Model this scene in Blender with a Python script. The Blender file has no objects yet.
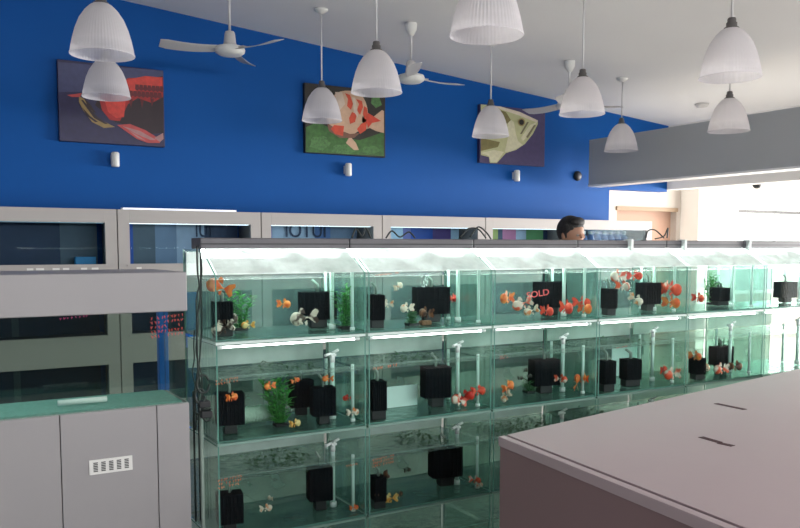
import bpy, bmesh, math, random
from mathutils import Vector, Matrix
random.seed(7)
C = bpy.context.scene.collection
PI = math.pi
R = math.radians
# ---------------------------------------------------------------- camera
F = 820.0; PHI = R(30.7); PIT = R(4.5); CY = 311.5; CAMZ = 1.6
fw = Vector((math.sin(PHI)*math.cos(PIT), math.cos(PHI)*math.cos(PIT), -math.sin(PIT)))
rt = Vector((math.cos(PHI), -math.sin(PHI), 0))
up = rt.cross(fw)
O = Vector((0, 0, CAMZ))
def ray(px, py): return fw*F + rt*(px-400) - up*(py-CY)
def atY(px, py, Y):
    d = ray(px, py); return O + d*(Y/d.y)
def atX(px, py, X):
    d = ray(px, py); return O + d*(X/d.x)
def atZ(px, py, Z):
    d = ray(px, py); return O + d*((Z-CAMZ)/d.z)
cam = bpy.data.cameras.new('camera'); co = bpy.data.objects.new('camera', cam); C.objects.link(co)
co.location = O
m = Matrix((rt, up, -fw)).transposed(); co.rotation_euler = m.to_euler()
cam.sensor_fit = 'HORIZONTAL'; cam.sensor_width = 36; cam.lens = 36*F/800
cam.shift_y = (CY-264)/800; cam.clip_start = .05; cam.clip_end = 200
bpy.context.scene.camera = co

# ---------------------------------------------------------------- materials
def new_mat(name):
    mt = bpy.data.materials.new(name); mt.use_nodes = True
    nt = mt.node_tree; nt.nodes.clear()
    out = nt.nodes.new('ShaderNodeOutputMaterial')
    return mt, nt, out
def N(nt, t, **kw):
    n = nt.nodes.new(t)
    for k, v in kw.items():
        if k.startswith('i_'):
            n.inputs[k[2:].replace('_', ' ')].default_value = v
        else: setattr(n, k, v)
    return n
def c4(c): return (c[0], c[1], c[2], 1)
def mat(name, col, rough=.5, var=.08, scale=6, bump=0, bscale=60, metal=0, spec=.5):
    mt, nt, out = new_mat(name)
    b = N(nt, 'ShaderNodeBsdfPrincipled'); b.inputs['Roughness'].default_value = rough
    b.inputs['Metallic'].default_value = metal
    b.inputs['Specular IOR Level'].default_value = spec
    tc = N(nt, 'ShaderNodeTexCoord')
    no = N(nt, 'ShaderNodeTexNoise'); no.inputs['Scale'].default_value = scale; no.inputs['Detail'].default_value = 3
    nt.links.new(tc.outputs['Object'], no.inputs['Vector'])
    mx = N(nt, 'ShaderNodeMix', data_type='RGBA')
    mx.inputs[6].default_value = c4([max(0, c*(1-var)) for c in col])
    mx.inputs[7].default_value = c4([min(1, c*(1+var)) for c in col])
    nt.links.new(no.outputs['Fac'], mx.inputs[0]); nt.links.new(mx.outputs[2], b.inputs['Base Color'])
    if bump:
        n2 = N(nt, 'ShaderNodeTexNoise'); n2.inputs['Scale'].default_value = bscale
        nt.links.new(tc.outputs['Object'], n2.inputs['Vector'])
        bp = N(nt, 'ShaderNodeBump'); bp.inputs['Strength'].default_value = bump; bp.inputs['Distance'].default_value = .01
        nt.links.new(n2.outputs['Fac'], bp.inputs['Height']); nt.links.new(bp.outputs['Normal'], b.inputs['Normal'])
    nt.links.new(b.outputs[0], out.inputs[0])
    return mt
def glass(name, tint, haze=0, hcol=(.5, .7, .65), gl=1.0, ior=1.45, rough=.0, bump=0, bscale=20, hscale=5):
    """clear pane: see-through with tint, fresnel mirror, optional film of haze"""
    mt, nt, out = new_mat(name)
    t = N(nt, 'ShaderNodeBsdfTransparent'); t.inputs[0].default_value = c4(tint)
    g = N(nt, 'ShaderNodeBsdfGlossy'); g.inputs['Roughness'].default_value = rough
    g.inputs[0].default_value = (.95, 1, .97, 1)
    # Schlick reflectance, the same from both sides of the thin pane
    fr = N(nt, 'ShaderNodeLayerWeight'); fr.inputs['Blend'].default_value = .5
    pw = N(nt, 'ShaderNodeMath', operation='POWER'); pw.inputs[1].default_value = 5
    nt.links.new(fr.outputs['Facing'], pw.inputs[0])
    f0 = ((ior-1)/(ior+1))**2
    mu = N(nt, 'ShaderNodeMath', operation='MULTIPLY_ADD'); mu.inputs[1].default_value = (1-f0)*gl; mu.inputs[2].default_value = f0*gl
    nt.links.new(pw.outputs[0], mu.inputs[0])
    mx = N(nt, 'ShaderNodeMixShader')
    nt.links.new(mu.outputs[0], mx.inputs[0]); nt.links.new(g.outputs[0], mx.inputs[2])
    base = t.outputs[0]
    tc = N(nt, 'ShaderNodeTexCoord')
    if haze:
        d = N(nt, 'ShaderNodeBsdfDiffuse'); d.inputs[0].default_value = c4(hcol)
        tr = N(nt, 'ShaderNodeBsdfTranslucent'); tr.inputs[0].default_value = c4(hcol)
        a = N(nt, 'ShaderNodeMixShader'); a.inputs[0].default_value = .5
        nt.links.new(d.outputs[0], a.inputs[1]); nt.links.new(tr.outputs[0], a.inputs[2])
        no = N(nt, 'ShaderNodeTexNoise'); no.inputs['Scale'].default_value = hscale; no.inputs['Detail'].default_value = 5
        nt.links.new(tc.outputs['Object'], no.inputs['Vector'])
        mr = N(nt, 'ShaderNodeMapRange'); mr.inputs[1].default_value = .3; mr.inputs[2].default_value = .7
        mr.inputs[3].default_value = haze*.6; mr.inputs[4].default_value = min(1, haze*1.4)
        nt.links.new(no.outputs['Fac'], mr.inputs[0])
        h = N(nt, 'ShaderNodeMixShader')
        nt.links.new(mr.outputs[0], h.inputs[0]); nt.links.new(t.outputs[0], h.inputs[1]); nt.links.new(a.outputs[0], h.inputs[2])
        base = h.outputs[0]
    if bump:
        n2 = N(nt, 'ShaderNodeTexNoise'); n2.inputs['Scale'].default_value = bscale; n2.inputs['Detail'].default_value = 4
        nt.links.new(tc.outputs['Object'], n2.inputs['Vector'])
        bp = N(nt, 'ShaderNodeBump'); bp.inputs['Strength'].default_value = bump; bp.inputs['Distance'].default_value = .02
        nt.links.new(n2.outputs['Fac'], bp.inputs['Height'])
        nt.links.new(bp.outputs['Normal'], g.inputs['Normal']); nt.links.new(bp.outputs['Normal'], fr.inputs['Normal'])
    nt.links.new(base, mx.inputs[1]); nt.links.new(mx.outputs[0], out.inputs[0])
    return mt
def emit(name, col, s):
    mt, nt, out = new_mat(name)
    e = N(nt, 'ShaderNodeEmission'); e.inputs[0].default_value = c4(col); e.inputs[1].default_value = s
    nt.links.new(e.outputs[0], out.inputs[0]); return mt
def fish_mat(name, c1, c2, thr=.5, scale=28):
    mt, nt, out = new_mat(name)
    b = N(nt, 'ShaderNodeBsdfPrincipled'); b.inputs['Roughness'].default_value = .35
    tc = N(nt, 'ShaderNodeTexCoord'); oi = N(nt, 'ShaderNodeObjectInfo')
    ad = N(nt, 'ShaderNodeVectorMath', operation='ADD')
    nt.links.new(tc.outputs['Object'], ad.inputs[0]); nt.links.new(oi.outputs['Random'], ad.inputs[1])
    no = N(nt, 'ShaderNodeTexNoise'); no.inputs['Scale'].default_value = scale; no.inputs['Detail'].default_value = 1
    nt.links.new(ad.outputs[0], no.inputs['Vector'])
    cr = N(nt, 'ShaderNodeValToRGB'); cr.color_ramp.elements[0].position = thr-.05; cr.color_ramp.elements[1].position = thr+.05
    cr.color_ramp.elements[0].color = c4(c1); cr.color_ramp.elements[1].color = c4(c2)
    nt.links.new(no.outputs['Fac'], cr.inputs[0]); nt.links.new(cr.outputs[0], b.inputs['Base Color'])
    nt.links.new(b.outputs[0], out.inputs[0]); return mt
M = {}
M['blue_wall'] = mat('blue_paint', (.0005, .083, .34), .6, .05, 2, .05, 90, spec=.2)
M['ceiling'] = mat('ceiling_paint', (.86, .85, .85), .8, .03, 1.5, .04, 50)
M['white_wall'] = mat('white_paint', (.82, .80, .77), .8, .03, 2)
M['annexe'] = mat('annexe_paint', (.46, .42, .385), .8, .03, 2)
M['beige'] = mat('beige_paint', (.36, .22, .16), .7, .05, 2)
M['grey_paint'] = mat('grey_beam_paint', (.44, .455, .465), .6, .04, 2, .03, 80)
M['white_trim'] = mat('white_gloss', (.85, .85, .85), .4, .02)
M['side_wall'] = mat('side_wall_paint', (.40, .42, .46), .8, .03, 2)
M['laminate'] = mat('grey_laminate', (.33, .315, .32), .45, .04, 3)
M['display'] = mat('display_laminate', (.43, .40, .385), .5, .04, 3)
M['seam'] = mat('dark_gap', (.03, .03, .03), .9, .1)
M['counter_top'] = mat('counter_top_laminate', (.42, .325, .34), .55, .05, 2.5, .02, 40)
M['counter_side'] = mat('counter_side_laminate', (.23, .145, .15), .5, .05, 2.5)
M['slot'] = mat('slot_dark', (.05, .008, .014), .8, .1)
M['hood'] = mat('dark_grey_plastic', (.10, .095, .105), .45, .08, 10)
M['black'] = mat('black_foam', (.006, .009, .012), .95, .3, 60, .4, 160, spec=.05)
M['black_plastic'] = mat('black_plastic', (.01, .012, .014), .5, .1, 20)
M['cable'] = mat('cable_rubber', (.012, .02, .018), .5, .1, 20)
M['cable_grey'] = mat('cable_grey', (.25, .32, .28), .5, .1, 20)
M['blue_pipe'] = mat('blue_plastic', (.01, .24, .95), .35, .06, 10)
M['pipe'] = mat('white_pvc', (.62, .80, .74), .35, .05, 20)
M['clip'] = mat('white_plastic', (.80, .86, .84), .35, .04, 20)
M['white'] = mat('white_enamel', (.78, .77, .74), .4, .04, 10)
M['fan'] = mat('fan_enamel', (.55, .53, .52), .45, .04, 10)
M['socket'] = mat('socket_metal', (.14, .13, .125), .5, .1, 30, metal=.3)
M['cord'] = mat('white_cord', (.72, .70, .70), .5, .03, 10)
M['leaf'] = mat('leaf_green', (.06, .34, .05), .45, .35, 40)
M['leaf_dark'] = mat('leaf_dark', (.03, .15, .04), .5, .35, 40)
M['moss'] = mat('moss', (.03, .09, .035), .8, .5, 60)
M['stone'] = mat('brown_stone', (.20, .10, .05), .8, .4, 60, .5, 120)
M['cotton'] = mat('filter_cotton', (.46, .62, .50), .9, .1, 40, .5, 120)
M['ink_orange'] = mat('orange_marker', (.80, .18, .07), .6, .1, 60)
M['ink_red'] = mat('red_marker', (.72, .10, .09), .6, .1, 60)
M['ink_pink'] = mat('purple_marker', (.45, .05, .18), .6, .1, 60)
M['edge'] = mat('glass_edge', (.11, .27, .225), .15, .1, 30)
M['gap_fill_panel'] = glass('added_gap_panel', (.95, .98, .96), .85, (.80, .92, .87), gl=.3, hscale=4)  # panel added behind the lower tanks to brighten the gap above water
M['rail_shaded'] = mat('shaded_edge_rail', (.20, .33, .28), .4, .05, 12)  # shaded copy of the edge rail for the lower rows
M['rail'] = mat('lit_edge_rail', (.72, .84, .79), .35, .04, 12)  # lit copy: light in the glass edge painted as a white rail
M['glass'] = glass('tank_glass', (.97, .988, .98), gl=.6)
M['glass_side'] = glass('tank_side_glass', (.95, .978, .967), .02, (.46, .64, .59), gl=.7)
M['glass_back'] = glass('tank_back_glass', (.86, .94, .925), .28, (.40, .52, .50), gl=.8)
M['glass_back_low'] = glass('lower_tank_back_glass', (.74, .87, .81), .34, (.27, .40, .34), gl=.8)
M['glass_floor'] = glass('tank_floor_glass', (.7, .86, .81), .5, (.17, .28, .265), gl=1.0, bump=.3, bscale=25)
M['glass_cover'] = glass('cover_glass', (.97, .99, .98), .03, (.8, .9, .86), gl=.6)
M['glass_wet_glow'] = glass('wet_glow_cover_glass', (.97, .99, .98), .78, (.95, .99, .97), gl=.6, hscale=11)  # droplet film, whitened further to stand in for the lamp glow
M['water'] = glass('tank_water', (.90, .965, .95), gl=.0)
M['water_top'] = glass('water_surface', (.72, .84, .80), .22, (.30, .40, .36), gl=1.0, ior=1.33, rough=.06, bump=.6, bscale=22, hscale=14)
M['glass_show'] = glass('show_glass', (.84, .90, .87), gl=1.0)
M['glass_dark'] = glass('wall_tank_glass', (.80, .88, .92), gl=.12)
M['glow'] = emit('fluorescent_diffuser', (.92, 1, .97), 13)
M['tube'] = emit('added_glow_strip', (.90, 1, .96), 10)  # emission of the glow strips added under the top tanks
M['led'] = emit('led_strip', (.85, .88, 1), 1.3)
M['day'] = emit('daylight_sky', (1, .98, .96), 2.6)
M['skin'] = mat('skin', (.38, .19, .12), .55, .05, 10)
M['hair'] = mat('black_hair', (.008, .006, .006), .6, .3, 60, .6, 150)
M['shirt'] = mat('dark_shirt', (.03, .035, .06), .85, .1, 20)
M['trousers'] = mat('dark_trousers', (.02, .02, .03), .85, .1, 20)
M['shoe'] = mat('shoe_leather', (.015, .012, .01), .5, .1, 20)
M['eye'] = mat('eye_black', (.005, .005, .005), .2, 0)
M['eye_white'] = mat('eye_white', (.30, .27, .25), .3, 0)
M['gravel'] = mat('pale_gravel', (.15, .36, .32), .8, .3, 90, .6, 150)
# floor tiles
def tile_mat():
    mt, nt, out = new_mat('pale_floor_tiles')
    b = N(nt, 'ShaderNodeBsdfPrincipled'); b.inputs['Roughness'].default_value = .22
    tc = N(nt, 'ShaderNodeTexCoord'); br = N(nt, 'ShaderNodeTexBrick')
    br.offset = 0; br.inputs['Scale'].default_value = 1
    br.inputs['Brick Width'].default_value = .6; br.inputs['Row Height'].default_value = .6; br.inputs['Mortar Size'].default_value = .004
    br.inputs['Color1'].default_value = (.62, .60, .55, 1); br.inputs['Color2'].default_value = (.66, .64, .6, 1); br.inputs['Mortar'].default_value = (.25, .24, .22, 1)
    nt.links.new(tc.outputs['Object'], br.inputs['Vector']); nt.links.new(br.outputs['Color'], b.inputs['Base Color'])
    nt.links.new(b.outputs[0], out.inputs[0]); return mt
M['tiles'] = tile_mat()
# frosted pendant glass
def shade_mat():
    mt, nt, out = new_mat('frosted_pendant_glass')
    tr = N(nt, 'ShaderNodeBsdfTranslucent'); tr.inputs[0].default_value = (.90, .87, .88, 1)
    df = N(nt, 'ShaderNodeBsdfDiffuse'); df.inputs[0].default_value = (.84, .80, .82, 1)
    tp = N(nt, 'ShaderNodeBsdfTransparent'); tp.inputs[0].default_value = (.95, .95, .97, 1)
    gl = N(nt, 'ShaderNodeBsdfGlossy'); gl.inputs['Roughness'].default_value = .35
    tc = N(nt, 'ShaderNodeTexCoord'); sx = N(nt, 'ShaderNodeSeparateXYZ'); nt.links.new(tc.outputs['Object'], sx.inputs[0])
    at = N(nt, 'ShaderNodeMath', operation='ARCTAN2'); nt.links.new(sx.outputs[1], at.inputs[0]); nt.links.new(sx.outputs[0], at.inputs[1])
    mu = N(nt, 'ShaderNodeMath', operation='MULTIPLY'); mu.inputs[1].default_value = 60; nt.links.new(at.outputs[0], mu.inputs[0])
    sn = N(nt, 'ShaderNodeMath', operation='SINE'); nt.links.new(mu.outputs[0], sn.inputs[0])
    bp = N(nt, 'ShaderNodeBump'); bp.inputs['Strength'].default_value = .35; bp.inputs['Distance'].default_value = .004
    nt.links.new(sn.outputs[0], bp.inputs['Height'])
    for n in (df, gl): nt.links.new(bp.outputs[0], n.inputs['Normal'])
    # clearer band of glass along the lower rim
    mr = N(nt, 'ShaderNodeMapRange'); mr.inputs[1].default_value = .02; mr.inputs[2].default_value = .06; mr.inputs[3].default_value = .30; mr.inputs[4].default_value = .10
    nt.links.new(sx.outputs[2], mr.inputs[0])
    a = N(nt, 'ShaderNodeMixShader'); a.inputs[0].default_value = .45
    nt.links.new(df.outputs[0], a.inputs[1]); nt.links.new(tr.outputs[0], a.inputs[2])
    b = N(nt, 'ShaderNodeMixShader'); nt.links.new(mr.outputs[0], b.inputs[0])
    nt.links.new(a.outputs[0], b.inputs[1]); nt.links.new(tp.outputs[0], b.inputs[2])
    c = N(nt, 'ShaderNodeMixShader'); c.inputs[0].default_value = .06
    nt.links.new(b.outputs[0], c.inputs[1]); nt.links.new(gl.outputs[0], c.inputs[2])
    nt.links.new(c.outputs[0], out.inputs[0]); return mt
M['shade'] = shade_mat()
M['fish_orange'] = fish_mat('goldfish_orange', (.85, .13, .03), (.95, .28, .06))
M['fish_red'] = fish_mat('goldfish_red', (.72, .03, .02), (.9, .09, .04))
M['fish_redwhite'] = fish_mat('goldfish_red_white', (.82, .10, .04), (.85, .70, .60), .52)
M['fish_white'] = fish_mat('goldfish_white', (.85, .72, .60), (.80, .28, .10), .60)
M['fish_calico'] = fish_mat('goldfish_calico', (.06, .03, .02), (.78, .66, .55), .50, 45)
M['fish_yellow'] = fish_mat('fish_yellow', (.80, .35, .05), (.80, .60, .25), .5)
M['fish_dark'] = fish_mat('fish_dark', (.02, .025, .02), (.07, .06, .04), .5)
M['fish_brown'] = fish_mat('fish_brown', (.30, .12, .06), (.10, .04, .03), .5, 40)

# ---------------------------------------------------------------- mesh builder
class MB:
    def __init__(s): s.v = []; s.f = []; s.m = []; s.sm = []
    def add(s, vs, fs, mi=0, smooth=False):
        o = len(s.v); s.v += [tuple(v) for v in vs]
        for i, f in enumerate(fs):
            s.f.append([o+k for k in f]); s.m.append(mi[i] if isinstance(mi, list) else mi); s.sm.append(smooth)
        return s
    def box(s, a, b, mi=0):
        x0, y0, z0 = a; x1, y1, z1 = b
        vs = [(x0,y0,z0),(x1,y0,z0),(x1,y1,z0),(x0,y1,z0),(x0,y0,z1),(x1,y0,z1),(x1,y1,z1),(x0,y1,z1)]
        return s.add(vs, [(0,3,2,1),(4,5,6,7),(0,1,5,4),(1,2,6,5),(2,3,7,6),(3,0,4,7)], mi)
    def prism(s, pts, d, mi=0):
        """pts: planar list of 3D points; d: extrusion vector"""
        n = len(pts); d = Vector(d); P = [Vector(p) for p in pts]
        vs = P+[p+d for p in P]
        fs = [tuple(range(n)), tuple(reversed(range(n, 2*n)))]+[(i, i+n, (i+1) % n+n, (i+1) % n) for i in range(n)]
        return s.add(vs, fs, mi)
    def lathe(s, prof, seg=32, c=(0,0,0), mi=0, rib=0, nr=0, smooth=True, cap=False, axis='z'):
        vs = []
        for r, z in prof:
            for k in range(seg):
                a = 2*PI*k/seg; rr = r*(1+rib*math.cos(nr*a))
                p = (rr*math.cos(a), rr*math.sin(a), z)
                if axis == 'x': p = (p[2], p[0], p[1])
                if axis == 'y': p = (p[0], p[2], p[1])
                vs.append((c[0]+p[0], c[1]+p[1], c[2]+p[2]))
        fs = []
        for i in range(len(prof)-1):
            for k in range(seg):
                k2 = (k+1) % seg
                fs.append((i*seg+k, i*seg+k2, (i+1)*seg+k2, (i+1)*seg+k))
        s.add(vs, fs, mi, smooth)
        if cap:
            o = len(s.v)-len(vs)
            s.f.append([o+k for k in range(seg)][::-1]); s.m.append(mi); s.sm.append(False)
            s.f.append([o+(len(prof)-1)*seg+k for k in range(seg)]); s.m.append(mi); s.sm.append(False)
        return s
    def tube(s, pts, r, seg=8, mi=0):
        P = [Vector(p) for p in pts]; n = len(P); vs = []
        prev = None
        for i, p in enumerate(P):
            t = (P[min(i+1, n-1)]-P[max(i-1, 0)]).normalized()
            if prev is None:
                a = Vector((0, 0, 1)) if abs(t.z) < .9 else Vector((1, 0, 0))
                u = t.cross(a).normalized()
            else:
                u = (prev - t*prev.dot(t)).normalized()
            prev = u; w = t.cross(u)
            rr = r[i] if isinstance(r, (list, tuple)) else r
            for k in range(seg):
                a = 2*PI*k/seg; vs.append(p+u*math.cos(a)*rr+w*math.sin(a)*rr)
        fs = []
        for i in range(n-1):
            for k in range(seg):
                k2 = (k+1) % seg; fs.append((i*seg+k, i*seg+k2, (i+1)*seg+k2, (i+1)*seg+k))
        s.add(vs, fs, mi, True)
        o = len(s.v)-len(vs)
        s.f.append([o+k for k in range(seg)][::-1]); s.m.append(mi); s.sm.append(False)
        s.f.append([o+(n-1)*seg+k for k in range(seg)]); s.m.append(mi); s.sm.append(False)
        return s
    def ball(s, c, r, mi=0, seg=14, rings=9):
        if not isinstance(r, (tuple, list)): r = (r, r, r)
        vs = []; fs = []
        for i in range(rings+1):
            t = PI*i/rings
            for k in range(seg):
                a = 2*PI*k/seg
                vs.append((c[0]+r[0]*math.sin(t)*math.cos(a), c[1]+r[1]*math.sin(t)*math.sin(a), c[2]+r[2]*math.cos(t)))
        for i in range(rings):
            for k in range(seg):
                k2 = (k+1) % seg; fs.append((i*seg+k, (i+1)*seg+k, (i+1)*seg+k2, i*seg+k2))
        return s.add(vs, fs, mi, True)
    def build(s, name, mats, parent=None, loc=None, bevel=0, fix=True):
        me = bpy.data.meshes.new(name); me.from_pydata(s.v, [], s.f)
        if not isinstance(mats, (list, tuple)): mats = [mats]
        for x in mats: me.materials.append(x)
        for p, mi, sm in zip(me.polygons, s.m, s.sm): p.material_index = mi; p.use_smooth = sm
        if fix:
            b = bmesh.new(); b.from_mesh(me); bmesh.ops.remove_doubles(b, verts=b.verts, dist=1e-6)
            bmesh.ops.recalc_face_normals(b, faces=b.faces); b.to_mesh(me); b.free()
        o = bpy.data.objects.new(name, me); C.objects.link(o)
        if parent: o.parent = parent
        if loc is not None: o.location = loc
        if bevel:
            md = o.modifiers.new('bevel', 'BEVEL'); md.width = bevel; md.segments = 2; md.limit_method = 'ANGLE'
        return o
def empty(name, loc, rz=0):
    o = bpy.data.objects.new(name, None); C.objects.link(o); o.location = loc; o.rotation_euler = (0, 0, rz)
    o.empty_display_size = .05; return o
def tag(o, label, cat, group=None, kind=None):
    if label: o['label'] = label
    if cat: o['category'] = cat
    if group: o['group'] = group
    if kind: o['kind'] = kind
    return o
def struct(o): o['kind'] = 'structure'; return o
def copy_tree(o, parent=None):
    c = o.copy(); C.objects.link(c); c.parent = parent
    for ch in list(o.children):
        copy_tree(ch, c)
    return c

# ---------------------------------------------------------------- setting
_c0 = atY(195, 17, 6.5); _c1 = atY(662, 124.5, 6.5); _cs = (_c1.z-_c0.z)/(_c1.x-_c0.x)
def ceil_z(X): return _c0.z+_cs*(X-_c0.x)
WY = 6.5
bx = lambda a, b: MB().box(a, b)
struct(bx((-3.2, -4.2, -.1), (14.2, 9.4, 0)).build('floor', M['tiles']))
m_ = MB()
m_.prism([(-3.2, -4.2, ceil_z(-3.2)), (7.40, -4.2, ceil_z(7.40)), (7.40, 6.6, ceil_z(7.40)), (-3.2, 6.6, ceil_z(-3.2))], (0, 0, .1))
struct(m_.build('ceiling', M['ceiling']))
# blue wall (opening at its right end)
m_ = MB()
m_.prism([(-3.2, WY, 0), (6.48, WY, 0), (6.48, WY, 2.22), (7.37, WY, 2.22), (7.37, WY, ceil_z(7.37)), (-3.2, WY, ceil_z(-3.2))], (0, .12, 0))
struct(m_.build('wall_back', M['blue_wall']))
struct(bx((-3.3, -4.2, 0), (-3.2, 6.62, 4.0)).build('wall_left', M['side_wall']))
struct(bx((-3.2, -4.3, 0), (14.2, -4.2, 4.0)).build('wall_front', mat('dark_rear_wall', (.05, .05, .055), .8)))
struct(bx((7.37, -4.2, 2.245), (7.55, 6.5, 3.1)).build('wall_bulkhead', M['white_wall']))
struct(bx((7.55, -4.2, 2.62), (14.2, 9.4, 2.7)).build('ceiling_annexe', M['white_wall']))
struct(bx((6.40, 6.62, 2.62), (7.55, 9.4, 2.7)).build('ceiling_passage', M['white_wall']))
struct(bx((6.36, 6.62, 0), (6.44, 9.4, 2.7)).build('wall_passage', M['white_wall']))
# annexe back wall with a beige recess and a window
AY = 9.0
def wx(px, y=200): return atY(px, y, AY).x
x0, x1, x2, x3, x4 = wx(617), wx(677), wx(681), wx(720), wx(733)
m_ = MB()
m_.box((6.44, AY, 0), (x0, AY+.12, 2.62)); m_.box((x0, AY, 2.21), (x1, AY+.12, 2.62)); m_.box((x1, AY, 0), (x4, AY+.12, 2.62))
m_.box((x4, AY, 2.40), (14.1, AY+.12, 2.62)); m_.box((x4, AY, 0), (14.1, AY+.12, .8))
struct(m_.build('wall_annexe', M['annexe']))
struct(bx((x0, AY+.12, 0), (x1, AY+.2, 2.21)).build('door_1', M['beige']))
struct(bx((x0-.02, AY-.03, 2.15), (x1, AY+.0, 2.21)).build('trim_1', mat('beige_trim', (.24, .165, .10), .6)))
struct(bx((x2, AY-.35, 0), (x3, AY, 2.62)).build('column_annexe', M['white_wall'])).name = 'wall_column'
wf = MB(); wf.box((x4, AY+.02, 2.30), (14.1, AY+.08, 2.40)); wf.box((x4, AY+.02, .8), (x4+.06, AY+.08, 2.3)); wf.box((x4+1.2, AY+.02, .8), (x4+1.24, AY+.08, 2.3)); wf.box((x4, AY+.02, .8), (14.1, AY+.08, .86))
w1 = struct(wf.build('window_1', M['white_trim']))
gl_ = bx((x4+.06, AY+.045, .86), (14.1, AY+.05, 2.3)).build('pane', M['glass_cover'], w1)
r_ = bx((x4-.02, AY-.10, 2.17), (14.0, AY-.06, 2.22)).build('curtain_rail', mat('rail_grey', (.10, .10, .10), .5))
tag(r_, 'grey horizontal rail across the bright window in the far white room', 'rail')
# outside: a bright overcast world seen through the openings
w = bpy.data.worlds.new('world'); bpy.context.scene.world = w; w.use_nodes = True
bg = w.node_tree.nodes['Background']; bg.inputs[0].default_value = (1, .99, .97, 1); bg.inputs[1].default_value = 2.2
# shop-front glazing on the right
sf = MB()
for y in (-4.1, -1.5, 1.1, 3.7, 6.3, 8.9): sf.box((14.1, y-.04, 0), (14.2, y+.04, 2.62))
sf.box((14.1, -4.1, 2.5), (14.2, 8.9, 2.62)); sf.box((14.1, -4.1, 0), (14.2, 8.9, .15))
w2 = struct(sf.build('window_2', M['white_trim']))

# grey hanging beam
XB = 5.92; ye = XB/ (atY(589, 160, 1).x)
zt = atX(589, 140, XB).z; zb = atX(589, 185, XB).z
b_ = bx((XB, -1.2, zb), (XB+.16, ye, zt)).build('beam', M['grey_paint']); b_.name = 'wall_beam'; struct(b_)
struct(bx((XB-.005, -1.2, zb-.018), (XB+.17, ye+.005, zb)).build('trim_2', M['white_trim']))

# ---------------------------------------------------------------- pendants
SH = [(r, z*.93) for r, z in [(.022, .262), (.036, .258), (.052, .248), (.076, .222), (.102, .180), (.121, .130), (.134, .080), (.143, .035), (.147, .006), (.148, 0)]]
def pendant_proto():
    t = empty('pendant_lamp', (0, 0, 0))
    m = MB(); prof = []
    for r, z in SH: prof.append((r, z))
    m.lathe(prof, 48)
    m.lathe([(.148, 0), (.150, .004), (.148, .009)], 72)
    m.build('shade', M['shade'], t, fix=False)
    s = MB(); s.lathe([(.0, .292), (.018, .292), (.021, .285), (.021, .272), (.026, .268), (.026, .250), (.036, .244), (.040, .234), (.030, .232), (0, .23)], 20)
    s.build('socket', M['socket'], t)
    bl = MB(); bl.lathe([(.0, .25), (.013, .25), (.014, .215), (.024, .17), (.026, .15), (.018, .128), (0, .12)], 16); bl.build('bulb', M['white'], t)
    c = MB(); c.tube([(0, 0, .29), (0, 0, 1)], .006, 8); co_ = c.build('cord', M['cord'], t)
    k = MB(); k.lathe([(0, 0), (.012, 0), (.05, .02), (.052, .035), (0, .035)], 20); k.build('ceiling_cup', M['white'], t, (0, 0, 1))
    return t
PEND = [ # px centre, width px, bottom y, label
 (102.5, 66, 55.5, 'large frosted pendant lamp at far left, overlapping the lamp below it'),
 (106.5, 49, 97.5, 'smaller frosted pendant lamp in front of the red fish picture'),
 (376.5, 51, 93, 'frosted bell pendant lamp left of the blurred middle fan'),
 (322, 40, 121, 'frosted pendant lamp covering the left of the striped fish picture'),
 (486.5, 74, 36, 'frosted pendant lamp cut by the top edge, closest to the camera'),
 (490.5, 37, 136.5, 'small frosted pendant lamp in front of the pale fish head picture'),
 (582, 46, 114.5, 'frosted pendant lamp in front of the third ceiling fan'),
 (621, 34, 151, 'smallest frosted pendant lamp, hanging before the left end of the grey beam'),
 (730, 64, 78, 'large frosted pendant lamp at right with its socket near the top edge'),
 (728.5, 43, 131.5, 'frosted pendant lamp at right against the grey beam, under a larger one'),
]
pp = pendant_proto()
for i, (px, wd, by, lab) in enumerate(PEND):
    o = pp if i == 0 else copy_tree(pp)
    zc = .296*F/wd/math.cos(math.atan((px-400)/F))
    X, Y, z = O+ray(px, by)*(zc/F)
    o.location = (X, Y, z)
    L = ceil_z(X)-z
    for ch in o.children:
        n = ch.name.split('.')[0]
        if n == 'cord': ch.scale = (1, 1, (L-.29)/.71); ch.location = (0, 0, .29-.29*(L-.29)/.71)
        if n == 'ceiling_cup': ch.location = (0, 0, L-.035)
    tag(o, lab, 'lamp', 'frosted glass pendant lamps')

# ---------------------------------------------------------------- ceiling fans
def fan_proto():
    t = empty('ceiling_fan', (0, 0, 0))
    MB().lathe([(0, .125), (.030, .125), (.036, .11), (.042, .05), (.05, .03), (0, .03)], 24).build('motor_cap', M['fan'], t)
    MB().lathe([(0, .032), (.06, .030), (.098, .018), (.105, .0), (.100, -.02), (.075, -.036), (.03, -.042), (0, -.042)], 32).build('motor', M['white'], t)
    MB().tube([(0, 0, .12), (0, 0, 1)], .009, 10).build('rod', M['cord'], t)
    MB().lathe([(0, -.09), (.02, -.09), (.042, -.05), (.046, -.01), (.046, 0), (0, 0)], 20).build('ceiling_cup', M['white'], t, (0, 0, 1))
    for k in range(3):
        m = MB(); n = 8; vs = []
        for j in range(n+1):
            r = .09+.385*j/n; wd = .040+.022*j/n; tw = R(20-5*j/n); zz = .0-.010*math.sin(j/n*PI)
            if j == n: wd *= .8
            for s in (-1, 1):
                for h in (0, .004):
                    vs.append((r, s*wd*math.cos(tw), zz+s*wd*math.sin(tw)+h))
        fs = []
        for j in range(n):
            a = j*4; b = a+4
            fs += [(a, b, b+2, a+2), (a+1, a+3, b+3, b+1), (a, a+1, b+1, b), (a+2, b+2, b+3, a+3)]
        fs += [(0, 2, 3, 1), (n*4, n*4+1, n*4+3, n*4+2)]
        m.add(vs, fs); m.box((.07, -.018, .0), (.15, .018, .008))
        o = m.build('blade', M['fan'], t); o.rotation_euler = (0, 0, 2*PI*k/3)
    return t
fp = fan_proto()
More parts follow.
